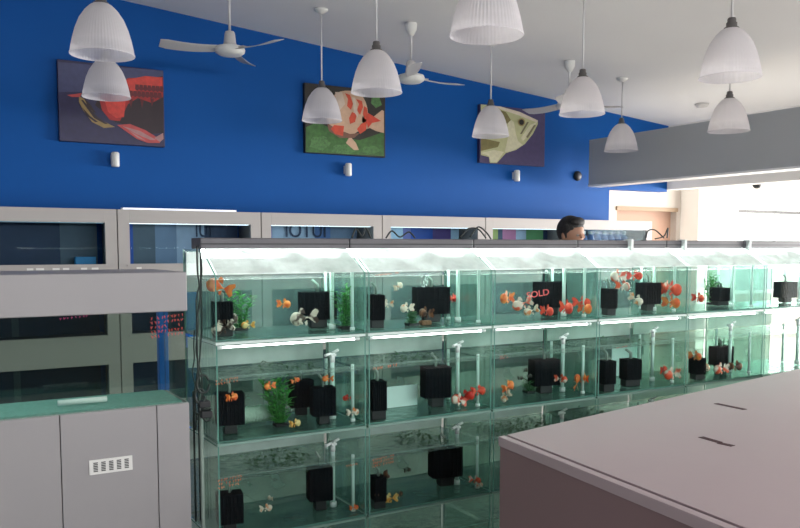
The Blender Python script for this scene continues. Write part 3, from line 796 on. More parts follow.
# --- plants
def plant(name, px, Y, c, r, h, n, mt, lab, spread=.05, lw=.010):
    base = atY(px, 300, Y); t = empty(name, (base.x, Y, ROWZ[r]+.009))
    st = MB(); lf = MB(); rnd = random.Random(int(px))
    for k in range(n):
        a = rnd.uniform(0, 2*PI); rr = rnd.uniform(.1, 1)*spread; hh = h*rnd.uniform(.6, 1)
        pts = [(0.01*math.cos(a), .01*math.sin(a), 0), (rr*.5*math.cos(a), rr*.5*math.sin(a), hh*.5), (rr*math.cos(a), rr*math.sin(a), hh)]
        st.tube(pts, .0016, 5)
        nl = 9
        for j in range(nl):
            u = (j+1)/nl; p = Vector(pts[0]).lerp(Vector(pts[2]), u)
            for s in (0, 1):
                b = rnd.uniform(0, 2*PI); L = lw*rnd.uniform(1.6, 3.2); d = Vector((math.cos(b), math.sin(b), rnd.uniform(.1, .9))).normalized()
                sd = d.cross(Vector((0, 0, 1))).normalized()*lw*.35
                q = [p, p+d*L*.5+sd, p+d*L+Vector((0, 0, -.003)), p+d*L*.5-sd]
                nrm = Vector((0, 0, .0006))
                lf.prism([tuple(v) for v in q], nrm)
    st.build('stem', M['leaf_dark'], t); lf.build('foliage', mt, t, fix=False)
    MB().box((-.025, -.02, 0), (.025, .02, .012)).build('weight', M['black_plastic'], t, bevel=.003)
    tag(t, lab+' in the '+cellname(c, r), 'plant', 'water plants'); return t
plant('water_plant', 345, 2.86, 0, 0, .17, 12, M['leaf'], 'bright green leafy plant at the right', .045, .013)
plant('water_plant', 240, 3.02, 0, 0, .15, 9, M['leaf'], 'blurred green plant behind the calico fish', .045, .013)
plant('water_plant', 279, 2.88, 0, 1, .20, 22, M['leaf'], 'large bushy green plant', .075, .014)
plant('water_plant', 412, 2.84, 1, 0, .065, 10, M['leaf_dark'], 'small dark cone-shaped plant', .02, .009)
plant('water_plant', 712, 3.04, 4, 0, .19, 12, M['leaf'], 'tall pale green plant', .05, .014)
plant('water_plant', 722, 3.04, 4, 1, .19, 10, M['leaf_dark'], 'green plant at the back', .06, .014)
plant('water_plant', 702, 2.84, 4, 1, .07, 9, M['leaf_dark'], 'low dark green plant', .05, .012)
plant('water_plant', 530, 2.95, 2, 1, .06, 8, M['leaf_dark'], 'low dark plant', .05, .010)
# floating moss in third row (seen from above the waterline)
def moss(c, r, x0, x1, lab, seed, n=230):
    rnd = random.Random(seed); m = MB(); cx = XR+PITCH*(c+.5)
    for k in range(n):
        x = rnd.uniform(x0, x1); y = rnd.gauss(0, .07); y = max(-.15, min(.15, y)); z = .218+rnd.uniform(-.02, .012)
        a = rnd.uniform(0, 2*PI); L = rnd.uniform(.008, .022)
        d = Vector((math.cos(a)*L, math.sin(a)*L, rnd.uniform(0, .010)))
        s = Vector((-math.sin(a), math.cos(a), 0))*L*.3
        p = Vector((x, y, z)); m.prism([p, p+d*.5+s, p+d, p+d*.5-s], (0, 0, .0008))
    o = m.build('floating_moss', M['moss'], None, (cx, D+T/2, ROWZ[r]), fix=False)
    tag(o, lab+' floating in the '+cellname(c, r), 'moss', kind='stuff')
moss(2, 2, -.24, .16, 'dark green water moss', 3, 420)
moss(3, 2, -.26, -.02, 'patch of dark moss', 4, 200)
moss(0, 2, -.12, .15, 'thin dark moss', 5, 200)
moss(1, 2, -.03, .17, 'clump of dark moss', 6, 240)
moss(1, 1, -.10, .12, 'thin scum of dark moss', 8, 130)
moss(2, 1, -.20, .10, 'thin patch of dark moss', 9, 130)
moss(3, 1, -.24, .14, 'thin patch of brownish moss', 10, 130)
moss(0, 1, -.05, .2, 'few strands of dark moss', 12, 90)

# --- fish
def fish_mesh(kind, L=.075):
    m = MB(); n = 14; seg = 14
    prof = []
    for i in range(n+1):
        u = i/n
        h = (math.sin(PI*min(1, u*1.12)**.72))*.27 if u < .88 else 0
        h = max(h, .03 if 0 < i < n else .004) if u > .5 else h
        prof.append((u, max(h, .004)))
    vs = []; fs = []
    for u, h in prof:
        for k in range(seg):
            a = 2*PI*k/seg
            vs.append((L*(.5-u*.78), L*h*.72*math.cos(a), L*h*math.sin(a)*(1.08 if math.sin(a) < 0 else .95)))
    for i in range(n):
        for k in range(seg):
            k2 = (k+1) % seg; fs.append((i*seg+k, i*seg+k2, (i+1)*seg+k2, (i+1)*seg+k))
    m.add(vs, fs, 0, True)
    bx0 = L*(.5-.78)
    def fin(pts, th=.0012, mi=1):
        m.prism([Vector(p) for p in pts], (0, th, 0), mi)
    # twin flowing tail
    for s in (-1, 1):
        pts = [(bx0+.01*L, 0, .02*L), (bx0-.14*L, s*.05*L, .20*L), (bx0-.34*L, s*.13*L, .30*L), (bx0-.40*L, s*.15*L, .20*L), (bx0-.30*L, s*.10*L, .03*L), (bx0-.38*L, s*.16*L, -.16*L), (bx0-.28*L, s*.12*L, -.27*L), (bx0-.12*L, s*.05*L, -.14*L), (bx0+.01*L, 0, -.03*L)]
        P = [Vector(p) for p in pts]
        c_ = Vector((bx0-.16*L, s*.06*L, 0)); nn = len(P)
        off = Vector((0, .0008, 0))
        m.add([c_]+P, [(0, i+1, (i+1) % nn+1) for i in range(nn)], 1, True)
    fin([(.12*L, 0, .22*L), (.02*L, 0, .40*L), (-.10*L, 0, .36*L), (-.16*L, 0, .14*L)])
    fin([(-.08*L, 0, -.18*L), (-.14*L, 0, -.32*L), (-.2*L, 0, -.26*L), (-.2*L, 0, -.10*L)])
    for s in (-1, 1):
        m.add([(.16*L, s*.13*L, -.10*L), (.10*L, s*.24*L, -.24*L), (.02*L, s*.22*L, -.20*L), (.08*L, s*.14*L, -.08*L)], [(0, 1, 2, 3)], 1)
        m.ball((.36*L, s*.115*L, .05*L), .030*L, 2, 8, 6)
    return m
fm = {}
def fish(kind, px, py, c, r, Y, size, heading, lab, name='goldfish', tilt=0):
    mt = M['fish_'+kind]
    if kind not in fm:
        o = fish_mesh(kind).build(name, [mt, mt, M['eye']], None, fix=False); fm[kind] = o
    else:
        o = fm[kind].copy(); o.name = name; C.objects.link(o)
    p = atY(px, py, Y)
    s = size*(p-O).length/F/.082
    x0 = XR+PITCH*c+.03; x1 = XR+PITCH*(c+1)-.03
    hz = ROWZ[r]
    o.location = (min(max(p.x, x0), x1), Y, min(max(p.z, hz+.009+.036*s), hz+.19)); o.scale = (s, s, s*1.05)
    o.rotation_euler = (0, R(tilt), R(heading))
    tag(o, lab+' in '+cellname(c, r), 'fish', 'fish in the '+ROWN[r]+' row of tanks')
    return o
# heading: 0 = facing +X (right), 180 = left, -90 = towards the camera
FISH = [
 ('orange', 218, 283, 0, 0, 2.84, 26, 160, 'large orange fish near the waterline at the left glass', 'goldfish', -20),
 ('calico', 221, 329, 0, 0, 2.80, 22, 150, 'brown and white calico fish at the lower left', 'goldfish', 15),
 ('calico', 232, 320, 0, 0, 2.84, 20, 40, 'whiter calico fish just right of another', 'goldfish', -20),
 ('yellow', 247, 325, 0, 0, 2.90, 13, 170, 'small yellowish fish low behind the calico pair', 'goldfish', 0),
 ('orange', 285, 304, 0, 0, 2.95, 15, -60, 'small orange fish left of the wide filter', 'goldfish', 0),
 ('calico', 302, 318, 0, 0, 2.84, 27, 170, 'black and white speckled fish before the wide filter', 'goldfish', 5),
 ('white', 386, 304, 1, 0, 2.88, 13, 150, 'small white fish nearest the left glass', 'goldfish', 0),
 ('white', 406, 308, 1, 0, 2.85, 16, 190, 'white and orange fish beside the wide filter', 'goldfish', 0),
 ('white', 399, 286, 1, 0, 2.90, 12, 20, 'slim white fish high in the water', 'goldfish', -20),
 ('brown', 425, 313, 1, 0, 2.83, 18, 100, 'brown striped fish in front of the wide filter', 'goldfish', 0),
 ('red', 461, 298, 1, 0, 3.00, 14, 30, 'dull red fish between the pipes', 'goldfish', 0),
 ('orange', 506, 298, 2, 0, 2.82, 20, 200, 'orange fish, leftmost', 'goldfish', 0),
 ('redwhite', 521, 304, 2, 0, 2.82, 20, 150, 'orange-red fish, second from the left', 'goldfish', 20),
 ('white', 530, 311, 2, 0, 2.80, 15, 130, 'whitish fish below the second one', 'goldfish', 20),
 ('red', 548, 311, 2, 0, 2.82, 17, -95, 'small deep red fish facing forward under the writing', 'goldfish', 0),
 ('red', 567, 311, 2, 0, 2.82, 22, -110, 'biggest red fish facing forward with pale mouth', 'goldfish', 0),
 ('red', 591, 302, 2, 0, 2.82, 17, -60, 'upper red fish of two at the right end', 'goldfish', 0),
 ('orange', 592, 312, 2, 0, 2.80, 19, -100, 'lower orange fish of two at the right end', 'goldfish', 0),
 ('redwhite', 617, 273, 3, 0, 2.84, 19, 185, 'pale red-and-white fish near the waterline', 'goldfish', 0),
 ('red', 636, 274, 3, 0, 2.86, 15, -30, 'red fish near the waterline', 'goldfish', 0),
 ('redwhite', 624, 286, 3, 0, 2.84, 16, -90, 'white and red fish below the pale one', 'goldfish', 0),
 ('white', 637, 300, 3, 0, 2.80, 15, -80, 'pale fish with orange before the square filter', 'goldfish', 25),
 ('redwhite', 667, 286, 3, 0, 2.84, 15, 200, 'orange and white fish, upper left of the right-hand group', 'goldfish', 0),
 ('red', 678, 289, 3, 0, 2.82, 22, -90, 'red fish in the middle of the right-hand group', 'goldfish', 0),
 ('orange', 677, 304, 3, 0, 2.82, 19, -90, 'orange fish lowest of the right-hand group', 'goldfish', 0),
 ('red', 699, 298, 4, 0, 2.80, 14, -100, 'round red fish at the left glass', 'goldfish', 0),
 ('orange', 269, 386, 0, 1, 2.82, 13, 200, 'orange fish before the plant top', 'goldfish', 0),
 ('orange', 233, 397, 0, 1, 2.79, 14, 30, 'orange fish above the left filter', 'goldfish', 0),
 ('orange', 296, 379, 0, 1, 2.82, 9, 0, 'tiny orange fish near the waterline', 'goldfish', -15),
 ('orange', 327, 374, 0, 1, 2.79, 11, 150, 'small orange fish near the waterline at right', 'goldfish', 0),
 ('yellow', 296, 424, 0, 1, 2.80, 13, 20, 'yellow fish at the foot of the plant', 'goldfish', 0),
 ('white', 354, 412, 0, 1, 2.80, 13, 0, 'cream fish low at the right glass', 'goldfish', 0),
 ('red', 347, 398, 0, 1, 2.86, 10, 160, 'small red fish at the right glass', 'goldfish', 0),
 ('red', 467, 396, 1, 1, 2.82, 18, -50, 'bright red fish at the right', 'goldfish', -20),
 ('redwhite', 458, 402, 1, 1, 2.82, 19, 190, 'orange and cream fish lowest at the right', 'goldfish', -20),
 ('red', 487, 390, 1, 1, 2.80, 16, 0, 'red fish against the right glass', 'goldfish', 0),
 ('orange', 509, 386, 2, 1, 2.82, 17, 20, 'orange fish at the left', 'goldfish', -15),
 ('white', 505, 402, 2, 1, 2.80, 14, 100, 'pale fish low at the left glass', 'goldfish', 40),
 ('dark', 526, 370, 2, 1, 2.84, 8, 30, 'tiny dark fish, highest of three', 'small_fish', 0),
 ('dark', 521, 378, 2, 1, 2.84, 7, 10, 'tiny dark fish, lowest of three', 'small_fish', 0),
 ('dark', 530, 376, 2, 1, 2.84, 7, 20, 'tiny dark fish, nearest the filter', 'small_fish', 0),
 ('redwhite', 562, 379, 2, 1, 2.84, 13, -70, 'small pale red fish beside the filter', 'goldfish', 0),
 ('orange', 577, 381, 2, 1, 2.82, 17, 40, 'orange fish right of the tall pipe', 'goldfish', -50),
 ('orange', 594, 377, 2, 1, 2.80, 14, 60, 'orange fish at the right glass', 'goldfish', 0),
 ('red', 664, 370, 3, 1, 2.84, 14, 30, 'red fish at the right, upper', 'goldfish', 0),
 ('redwhite', 671, 374, 3, 1, 2.80, 19, 180, 'red and cream fish at the right, lower', 'goldfish', 0),
 ('orange', 696, 356, 4, 1, 2.80, 14, -90, 'orange fish high at the left glass', 'goldfish', 0),
 ('white', 706, 368, 4, 1, 2.80, 14, 20, 'cream fish low at the left', 'goldfish', 0),
 ('redwhite', 720, 369, 4, 1, 2.80, 17, 180, 'orange and white fish in the middle', 'goldfish', 0),
 ('brown', 737, 367, 4, 1, 2.84, 15, 0, 'brown fish at the right', 'goldfish', 0),
 ('white', 267, 508, 0, 2, 2.82, 12, 0, 'cream fish low in the middle', 'goldfish', 0),
 ('white', 270, 498, 0, 2, 2.88, 8, 90, 'tiny pale fish above the cream one', 'small_fish', 0),
 ('orange', 356, 508, 0, 2, 2.80, 9, 0, 'small orange fish at the right glass', 'goldfish', 0),
 ('yellow', 389, 509, 1, 2, 2.80, 15, 170, 'yellow-orange fish at the bottom left', 'goldfish', 0),
 ('redwhite', 476, 480, 1, 2, 2.80, 12, -60, 'orange and white fish at the right', 'goldfish', 0),
 ('white', 487, 491, 1, 2, 2.79, 9, 20, 'small pale fish at the right glass', 'goldfish', 0),
 ('brown', 380, 478, 1, 2, 2.80, 17, 120, 'dark brown fish at the left glass, upper', 'goldfish', 30),
 ('brown', 377, 492, 1, 2, 2.80, 15, 60, 'dark brown fish at the left glass, lower', 'goldfish', -20),
 ('brown', 400, 497, 1, 2, 2.84, 11, 40, 'small brown fish in the middle', 'goldfish', 0),
 ('dark', 408, 470, 1, 2, 2.84, 8, 10, 'tiny dark fish near the waterline', 'small_fish', 0),
]
for a in FISH: fish(*a)
# brown stone base below brown striped fish
o = MB().box((-.025, -.015, 0), (.025, .015, .02)).build('stone_block', M['stone'], None, (atY(425, 325, 2.84).x, 2.84, ROWZ[0]+.009), bevel=.005)
tag(o, 'small dark brown block under the brown fish in the '+cellname(1, 0), 'stone')

# --- handwriting on the glass
def scribble(w, h, rows, cols, seed):
    rnd = random.Random(seed); m = MB()
    for r in range(rows):
        for c in range(cols):
            if rnd.random() < .12: continue
            x = -w/2+w*(c+.5)/cols; z = h/2-h*(r+.5)/rows+ (x*.08); cw = w/cols*.36; ch = h/rows*.36
            k = rnd.randint(2, 3); pts = [(x+rnd.uniform(-cw, cw), 0, z+(-1)**j*ch*rnd.uniform(.5, 1)) for j in range(k+1)]
            m.tube(pts, .0011, 5)
    return m
def writing(c, r, px, py, w, h, rows, cols, mt, seed):
    t = tanks[c, r]; p = atY(px, py, D-.002)
    scribble(w, h, rows, cols, seed).build('handwriting', mt, t, p-Vector(t.location))
writing(0, 1, 227, 381, .085, .022, 2, 9, M['ink_orange'], 1)
writing(0, 2, 230, 482, .09, .040, 3, 9, M['ink_orange'], 2)
writing(0, 2, 352, 465, .05, .010, 1, 6, M['ink_orange'], 3)
writing(1, 1, 385, 367, .11, .018, 1, 12, M['ink_orange'], 4)
writing(1, 2, 383, 461, .10, .038, 3, 10, M['ink_orange'], 5)
writing(1, 0, 388, 274, .11, .008, 1, 12, M['ink_orange'], 6)
writing(2, 1, 504, 357, .05, .018, 2, 5, M['ink_red'], 7)
writing(3, 1, 622, 347, .07, .007, 1, 8, M['ink_red'], 8)
t = tanks[2, 0]; p = atY(538, 294, D-.003)-Vector(t.location)
me = text_mesh('SOLD', .05, .0004); me.materials.clear(); me.materials.append(M['ink_red'])
o = bpy.data.objects.new('sold_writing', me); C.objects.link(o); o.parent = t; o.location = p
o.rotation_euler = (PI/2, R(-6), 0); o.scale = (1.02, .75, 1); o['label'] = 'SOLD written in red marker'

# --- bubbles columns
m = MB(); rnd = random.Random(2)
for k in range(40): m.ball((rnd.gauss(0, .006), rnd.gauss(0, .006), rnd.uniform(.0, .10)), rnd.uniform(.0015, .0035), 0, 6, 4)
p = atY(425, 300, 2.96); o = m.build('air_bubbles', M['clip'], None, (p.x, 2.96, ROWZ[0]+.11))
tag(o, 'stream of white air bubbles above the wide filter in the '+cellname(1, 0), 'bubbles', kind='stuff')

# --- cables at the left end and over the hoods
def cable(name, pts, r, mt, lab, grp):
    P = [Vector(p) for p in pts]; out = []
    for i in range(len(P)-1):
        p0 = P[max(i-1, 0)]; p1 = P[i]; p2 = P[i+1]; p3 = P[min(i+2, len(P)-1)]
        for k in range(6):
            t = k/6; out.append(.5*((2*p1)+(p2-p0)*t+(2*p0-5*p1+4*p2-p3)*t*t+(3*p1-p0-3*p2+p3)*t**3))
    out.append(P[-1]); o = MB().tube(out, r, 7).build(name, mt); tag(o, lab, 'cable', grp); return o
rnd = random.Random(11)
for k in range(7):
    xs = [197, 199.5, 203, 206, 202, 196, 204][k]; y0 = [246, 248, 252, 250, 300, 330, 390][k]; y1 = [420, 430, 425, 400, 520, 430, 520][k]
    Y = 2.80+.03*k; pts = []
    n = 7
    for j in range(n+1):
        u = j/n; px = xs+rnd.uniform(-4, 4)*(1 if 0 < j < n else .3); pts.append(atY(px, y0+(y1-y0)*u, Y))
    for q in pts: q.x = min(q.x, XR-.008)
    cable('hanging_cable', pts, [.003, .0025, .003, .0022, .003, .0025, .004][k], M['cable'] if k != 3 else M['cable_grey'], 'thin cable hanging at the left end of the tank rack', 'cables hanging at the left end of the rack')
for k in range(5):
    cx, cy, rr = [(203, 384, 9), (200, 396, 7), (205, 408, 8), (207, 415, 6), (198, 408, 6)][k]; Y = 2.72+.012*k
    pts = [atY(cx+rr*.7*math.cos(a), cy+rr*math.sin(a), Y) for a in [2*PI*i/9*0.93 for i in range(10)]]
    for q in pts: q.x = min(q.x, XR-.002)
    cable('cable_loop', pts, .004, M['cable'], 'black cable loop in the tangle beside the left end of the rack', 'tangled cable loops beside the rack')
pts = [atY(190, 412, 2.78), atY(204, 413, 2.76), atY(209, 412, 2.755)]
# plug block in tangle
for i, (cx, cy) in enumerate([(204, 404), (206, 414)]):
    p = atY(cx, cy, 2.74); p.x = min(p.x, XR-.03); o = MB().box((-.02, -.015, -.012), (.02, .015, .012)).build('plug', M['black_plastic'], None, p, bevel=.004)
    tag(o, ['upper', 'lower'][i]+' black plug in the cable tangle beside the rack', 'plug', 'plugs in the cable tangle')
# thin grey pipe going down beside the rack
o = MB().tube([(XR-.035, 2.80, 0), (XR-.035, 2.80, 1.05)], .007, 10).build('grey_conduit', M['cable_grey']); tag(o, 'thin grey vertical conduit between cabinet and tank rack', 'conduit')
def over(pxs, lab, Y=2.95):
    pts = [atY(x, y, Y) for x, y in pxs]
    return cable('hood_cable', pts, .0035, M['cable'], lab, 'black cables lying on the hoods')
over([(352, 238), (356, 229), (362, 236), (366, 228), (371, 238)], 'black cable curl on the hoods near the third wall cabinet')
over([(386, 238), (392, 231), (400, 237), (409, 232), (415, 238)], 'low wavy black cable on the hoods left of the arched ones')
over([(460, 238), (468, 229), (478, 229), (486, 238)], 'left arched black cable on the hoods')
over([(470, 237), (478, 227), (486, 232), (491, 239)], 'right arched black cable on the hoods')
over([(646, 238), (648, 231), (655, 230), (664, 238)], 'arched black cable on the hoods right of the person', 2.95)
over([(655, 239), (664, 236), (668, 228), (667, 238)], 'short black cable loop on the hoods below the beige recess', 2.95)
# --- blue uprights behind
for i, (px, Y, hh) in enumerate([(163, 3.9, 1.42), (192, 3.6, 1.40)]):
    p = atY(px, 360, Y); o = empty('blue_post', (p.x, Y, 0))
    MB().box((-.022, -.022, .01), (.022, .022, hh)).build('upright', M['blue_pipe'], o, bevel=.003)
    MB().box((-.045, -.045, 0), (.045, .045, .012)).build('foot_plate', M['blue_pipe'], o)
    tag(o, ['blue square post seen through the left show tank', 'blue square post in the gap between show cabinet and rack'][i], 'post')

# ---------------------------------------------------------------- rack stand under the tanks
st = empty('rack_stand', (XR, D, 0))
for c in range(7):
    for y in (.03, T-.03):
        MB().box((PITCH*c-.012, y-.012, 0), (PITCH*c+.012, y+.012, .17)).build('leg', M['hood'], st)
MB().box((-.01, 0, .165), (PITCH*6+.01, T, .183)).build('platform', M['white'], st)
tag(st, 'low dark-legged stand carrying the rack of glass tanks', 'stand')

# ---------------------------------------------------------------- left show cabinet
UY = 2.70
X1 = atY(188, 330, UY).x; X0 = -1.6
def uz(px, py): return atY(px, py, UY).z
zh1 = uz(182, 272); zh0 = uz(187, 311); zg = uz(184, 403)
t = empty('show_cabinet', ((X0+X1)/2, UY+.3, 0)); ox, oy = t.location.x, t.location.y
def ub(a, b): return MB().box((a[0]-ox, a[1]-oy, a[2]), (b[0]-ox, b[1]-oy, b[2]))
UD = .28
ub((X0, UY, zh0), (X1, UY+.45, zh1)).build('hood', M['laminate'], t, bevel=.004)
ub((X0, UY+.02, .08), (X1, UY+UD, zg)).build('carcass', M['laminate'], t)
ub((X0+.02, UY+.05, 0), (X1-.02, UY+UD-.03, .08)).build('plinth', M['hood'], t)
s1 = atY(60, 430, UY).x; s2 = atY(157, 420, UY).x; ww = s2-s1
xs = [X1, s2, s1, s1-ww, s1-2*ww, s1-3*ww, X0]
for i in range(len(xs)-1):
    a, b = xs[i+1]+.0015, xs[i]-.0015
    if b-a < .05: continue
    dr = ub((a, UY, .09), (b, UY+.018, zg-.001)).build('door_panel', M['laminate'], t, bevel=.001)
ub((X0+.01, UY+.006, zg), (X1-.006, UY+.012, zh0)).build('front_glass', M['glass_show'], t)
ub((X0+.01, UY+UD-.012, zg), (X1-.006, UY+UD-.006, zh0)).build('rear_glass', M['glass_show'], t)
ub((X1-.012, UY+.014, zg), (X1-.006, UY+UD-.014, zh0)).build('end_glass', M['glass_side'], t)
ub((X0+.02, UY+.02, zg), (X1-.02, UY+UD-.02, zg+.006)).build('gravel_bed', M['gravel'], t)
m = MB(); m.tube([(atY(58, 408, UY+.1).x-ox, UY+.10-oy, zg+.020), (atY(107, 408, UY+.1).x-ox, UY+.10-oy, zg+.020)], .009, 12); m.build('reflection_streak', M['white_trim'], t)  # white bar modelled in place of a reflection streak on the tank floor
ub((X0+.1, UY+.06, zh0-.0012), (X1-.25, UY+.20, zh0+.002)).build('added_hood_glow', emit('gravel_fill_glow', (.8, 1, .96), 2.6), t)  # glowing sheet added out of view to brighten the gravel
# vent grille
cx = atY(111, 465, UY).x; cz = atY(111, 465, UY).z; wv = atY(132.5, 462, UY).x-atY(89.5, 467, UY).x; hv = .047
m = MB(); m.box((cx-wv/2-ox, UY-.004-oy, cz-hv/2), (cx+wv/2-ox, UY-.0002-oy, cz+hv/2)); vg = m.build('vent_plate', M['white'], t)
m = MB()
for i in range(5):
    for j in range(6):
        x = cx-wv/2+wv*(.14+.18*i); z = cz-hv/2+hv*(.22+.115*j); m.box((x-wv*.05-ox, UY-.006-oy, z-.0014), (x+wv*.05-ox, UY-.0045-oy, z+.0014))
m.build('vent_slots', M['black_plastic'], vg)
# writing on the show tank's glass
p = atY(167, 326, UY-.001); scribble(.11, .075, 5, 10, 21).build('handwriting', M['ink_red'], t, p-Vector(t.location))
p = atY(74, 317.5, UY-.001); scribble(.09, .010, 1, 8, 22).build('handwriting', M['ink_pink'], t, p-Vector(t.location))
tag(t, 'long grey show cabinet with a see-through tank between hood and doors, at left', 'cabinet')

# ---------------------------------------------------------------- right counter
CZ = 1.0
A = atZ(498.5, 436.5, CZ); B = atZ(771, 375, CZ); Cc = atZ(694, 515, CZ)
A.z = B.z = Cc.z = 0
dB = (B-A).normalized(); dC = (Cc-A).normalized()
P0 = A; P1 = A+dB*3.2; P3 = A+dC*1.75; P2 = P3+dB*3.2
t = empty('counter', P0)
L = lambda p, z: (p.x-P0.x, p.y-P0.y, z)
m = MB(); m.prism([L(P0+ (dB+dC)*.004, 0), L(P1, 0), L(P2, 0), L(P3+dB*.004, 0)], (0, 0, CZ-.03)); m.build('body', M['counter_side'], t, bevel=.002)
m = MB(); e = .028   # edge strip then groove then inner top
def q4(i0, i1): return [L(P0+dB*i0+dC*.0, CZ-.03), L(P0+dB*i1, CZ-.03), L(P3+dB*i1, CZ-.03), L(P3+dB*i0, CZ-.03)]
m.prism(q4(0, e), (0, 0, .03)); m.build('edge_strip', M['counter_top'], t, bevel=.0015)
m = MB(); m.prism(q4(e, e+.013), (0, 0, .022)); m.build('groove', M['slot'], t)
top = MB()
# inner panel
top.prism(q4(e+.013, 3.2), (0, 0, .03)); top.build('top_panel', M['counter_top'], t, bevel=.0015)
def slot(pts, nm='finger_slot'):
    a = atZ(*pts[0], CZ+.0005); b = atZ(*pts[1], CZ+.0005); d = (b-a).normalized(); n = Vector((-d.y, d.x, 0))*.011
    m = MB(); vs = [a-n, b-n, b+n, a+n]; m.prism([(v.x-P0.x, v.y-P0.y, CZ+.0002) for v in vs], (0, 0, .0012)); m.build(nm, M['slot'], t)
slot([(716, 403.5), (745, 409.5)]); slot([(701, 437), (720, 442.5)]); slot([(719, 443), (733, 446)])
tag(t, 'mauve-grey laminate counter in the right foreground with dark finger slots', 'counter')

# ---------------------------------------------------------------- person behind the rack
def person():
    hp_ = atY(571.5, 230, 4.35); hx, hy = hp_.x, 4.35
    top = atY(571.5, 217.5, 4.35).z; H = top
    t = empty('person', (hx, hy, 0), R(8))   # faces roughly towards the camera and right
    s = H/1.75
    V = {'pel': (0, 0, .95, .125), 'wst': (0, .0, 1.08, .125), 'chs': (0, .01, 1.27, .145), 'upc': (0, .01, 1.38, .11), 'nek': (0, 0, 1.47, .055), 'nk2': (0, -.015, 1.54, .052)}
    E = [('pel', 'wst'), ('wst', 'chs'), ('chs', 'upc'), ('upc', 'nek'), ('nek', 'nk2')]
    for sg, n in ((-1, 'l'), (1, 'r')):
        V.update({'sh'+n: (sg*.17, .01, 1.39, .062), 'el'+n: (sg*.23, .0, 1.12, .043), 'wr'+n: (sg*.20, -.17, .97, .028), 'pa'+n: (sg*.19, -.235, .965, .026),
                  'hi'+n: (sg*.09, 0, .90, .095), 'kn'+n: (sg*.10, -.01, .49, .058), 'an'+n: (sg*.105, .01, .09, .038), 'to'+n: (sg*.115, -.14, .04, .035)})
        E += [('upc', 'sh'+n), ('sh'+n, 'el'+n), ('el'+n, 'wr'+n), ('wr'+n, 'pa'+n), ('pel', 'hi'+n), ('hi'+n, 'kn'+n), ('kn'+n, 'an'+n), ('an'+n, 'to'+n)]
        for f in range(4):
            x = sg*(.168+.016*f); ln = [.062, .072, .068, .052][f]
            V['f%d1' % f+n] = (x, -.262, .965, .0085); V['f%d2' % f+n] = (x, -.262-ln*.55, .955, .008); V['f%d3' % f+n] = (x, -.262-ln*.9, .930, .007)
            E += [('pa'+n, 'f%d1' % f+n), ('f%d1' % f+n, 'f%d2' % f+n), ('f%d2' % f+n, 'f%d3' % f+n)]
        V['t1'+n] = (sg*.155, -.215, .96, .010); V['t2'+n] = (sg*.140, -.245, .95, .009); E += [('wr'+n, 't1'+n), ('t1'+n, 't2'+n)]
    names = list(V); me = bpy.data.meshes.new('body')
    me.from_pydata([tuple(c*s for c in V[n][:3]) for n in names], [(names.index(a), names.index(b)) for a, b in E], [])
    o = bpy.data.objects.new('body', me); C.objects.link(o); o.parent = t
    md = o.modifiers.new('skin', 'SKIN'); md.use_smooth_shade = True
    if not me.skin_vertices: 
        bpy.context.view_layer.objects.active = o
    lay = me.skin_vertices[0].data if len(me.skin_vertices) else None
    if lay:
        for i, n in enumerate(names): r = V[n][3]*s; lay[i].radius = (r, r*(.75 if n in ('chs', 'wst', 'pel', 'upc') else 1)); lay[i].use_root = (n == 'pel')
    sb = o.modifiers.new('sub', 'SUBSURF'); sb.levels = 2; sb.render_levels = 2
    me.materials.append(M['skin'])
    # head (one mesh with face)
    m = MB(); hz = 1.64*s
    m.ball((0, 0, hz), (.074*s, .092*s, .112*s), 0, 24, 16); m.ball((0, -.035*s, hz-.055*s), (.052*s, .055*s, .058*s), 0, 16, 10)
    m.prism([(-.012*s, -.086*s, hz+.012*s), (.012*s, -.086*s, hz+.012*s), (.017*s, -.106*s, hz-.03*s), (-.017*s, -.106*s, hz-.03*s)], (0, .03*s, 0))
    for sg in (-1, 1):
        m.ball((sg*.075*s, .005*s, hz-.012*s), (.01*s, .018*s, .03*s), 0, 10, 8)
        m.ball((sg*.030*s, -.080*s, hz-.012*s), (.013*s, .010*s, .008*s), 1, 10, 8); m.ball((sg*.030*s, -.088*s, hz-.012*s), .005*s, 2, 8, 6)
    m.ball((0, -.086*s, hz-.058*s), (.024*s, .008*s, .007*s), 3, 10, 6)
    hd = m.build('head', [M['skin'], M['eye_white'], M['eye'], mat('lips', (.30, .10, .08), .5)], t, fix=False)
    m = MB(); m.ball((0, .012*s, hz+.025*s), (.084*s, .098*s, .100*s), 0, 28, 18)
    m.ball((0, -.045*s, hz+.078*s), (.066*s, .046*s, .035*s), 0, 18, 10)
    for sg in (-1, 1): m.ball((sg*.070*s, -.01*s, hz+.02*s), (.015*s, .035*s, .05*s), 0, 12, 8)
    # trim the front so that the face shows
    b = [v for v in m.v]; m.v = [(v[0], max(v[1], -.058*s if v[2] < hz+.035*s else v[1]), v[2]) for v in m.v]
    m.v = [(v[0], (v[1] if v[2] > hz+.018*s else max(v[1], -.02*s)), v[2]) for v in m.v]
    m.build('hair', M['hair'], t, fix=False)
    # shirt and trousers as their own meshes
    def skin(name, vs, es, mt):
        me = bpy.data.meshes.new(name); ks = list(vs)
        me.from_pydata([tuple(c*s for c in vs[k][:3]) for k in ks], [(ks.index(a), ks.index(b)) for a, b in es], [])
        o = bpy.data.objects.new(name, me); C.objects.link(o); o.parent = t; o.modifiers.new('skin', 'SKIN').use_smooth_shade = True
        if len(me.skin_vertices):
            for i, k in enumerate(ks): r = vs[k][3]*s; me.skin_vertices[0].data[i].radius = (r, r*(.8 if k in ('wst', 'chs', 'pel', 'upc') else 1)); me.skin_vertices[0].data[i].use_root = i == 0
        sb = o.modifiers.new('sub', 'SUBSURF'); sb.levels = 2; sb.render_levels = 2; me.materials.append(mt); return o
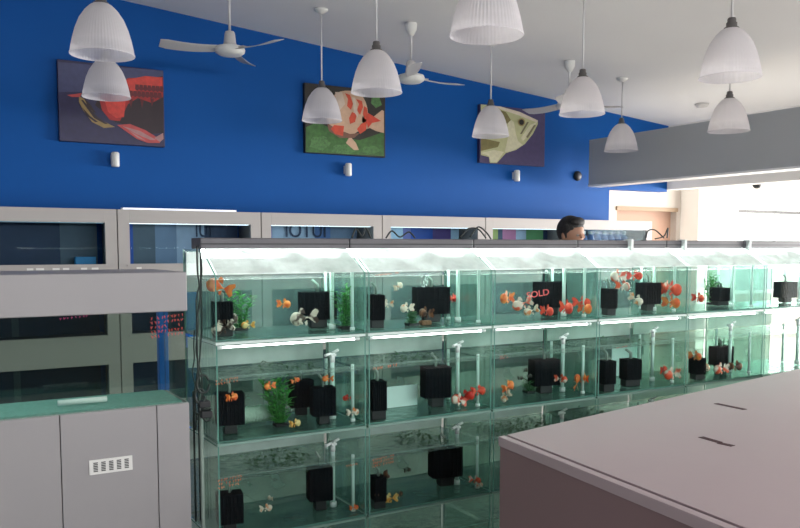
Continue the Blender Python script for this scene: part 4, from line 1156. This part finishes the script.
    g_ = lambda n, k=1.15, ad=.01: (V[n][0], V[n][1], V[n][2], V[n][3]*k+ad)
    vs = {n: g_(n) for n in ('pel', 'wst', 'chs', 'upc', 'shl', 'shr')}
    vs['elL'] = (-.222, .0, 1.19, .06); vs['elR'] = (.222, .0, 1.19, .06)
    skin('shirt', vs, [('pel', 'wst'), ('wst', 'chs'), ('chs', 'upc'), ('upc', 'shl'), ('upc', 'shr'), ('shl', 'elL'), ('shr', 'elR')], M['shirt'])
    vs = {n: g_(n, 1.1, .012) for n in ('pel', 'hil', 'hir', 'knl', 'knr', 'anl', 'anr')}
    skin('trousers', vs, [('pel', 'hil'), ('pel', 'hir'), ('hil', 'knl'), ('hir', 'knr'), ('knl', 'anl'), ('knr', 'anr')], M['trousers'])
    for sg in (-1, 1):
        m = MB(); m.ball((sg*.112*s, -.06*s, .045*s), (.048*s, .135*s, .044*s), 0, 16, 10)
        m.v = [(v[0], v[1], max(v[2], .002)) for v in m.v]; m.build('shoe', M['shoe'], t, fix=False)
    tag(t, 'person with short black hair standing behind the tank rack, only the head above it', 'person')
person()

# ---------------------------------------------------------------- light
def area(name, loc, rot, sx, sy, power, col=(1, 1, 1)):
    l = bpy.data.lights.new(name, 'AREA'); l.shape = 'RECTANGLE'; l.size = sx; l.size_y = sy; l.energy = power; l.color = col
    o = bpy.data.objects.new(name, l); C.objects.link(o); o.location = loc; o.rotation_euler = rot; return o
area('shopfront_daylight', (14.0, 2.0, 1.35), (0, R(90), R(-8)), 2.2, 8, 1450, (1, .98, .96))      # faces -X
area('annexe_window_daylight', (13.0, 8.95, 1.6), (R(-90), 0, 0), 1.8, 1.5, 30, (1, .98, .96))
area('rear_fill_light', (3.5, -4.1, 2.45), (R(90), 0, 0), 9, .8, 260, (.97, .98, 1))        # fill light added behind the camera, no window there; faces +Y

sc = bpy.context.scene
sc.view_settings.view_transform = 'Standard'; sc.view_settings.look = 'None'; sc.view_settings.gamma = 1; sc.view_settings.use_curve_mapping = False
sc.view_settings.exposure = 0.2
sc.cycles.transparent_max_bounces = 48; sc.cycles.max_bounces = 10; sc.cycles.diffuse_bounces = 4; sc.cycles.glossy_bounces = 4
sc.cycles.sample_clamp_indirect = 4
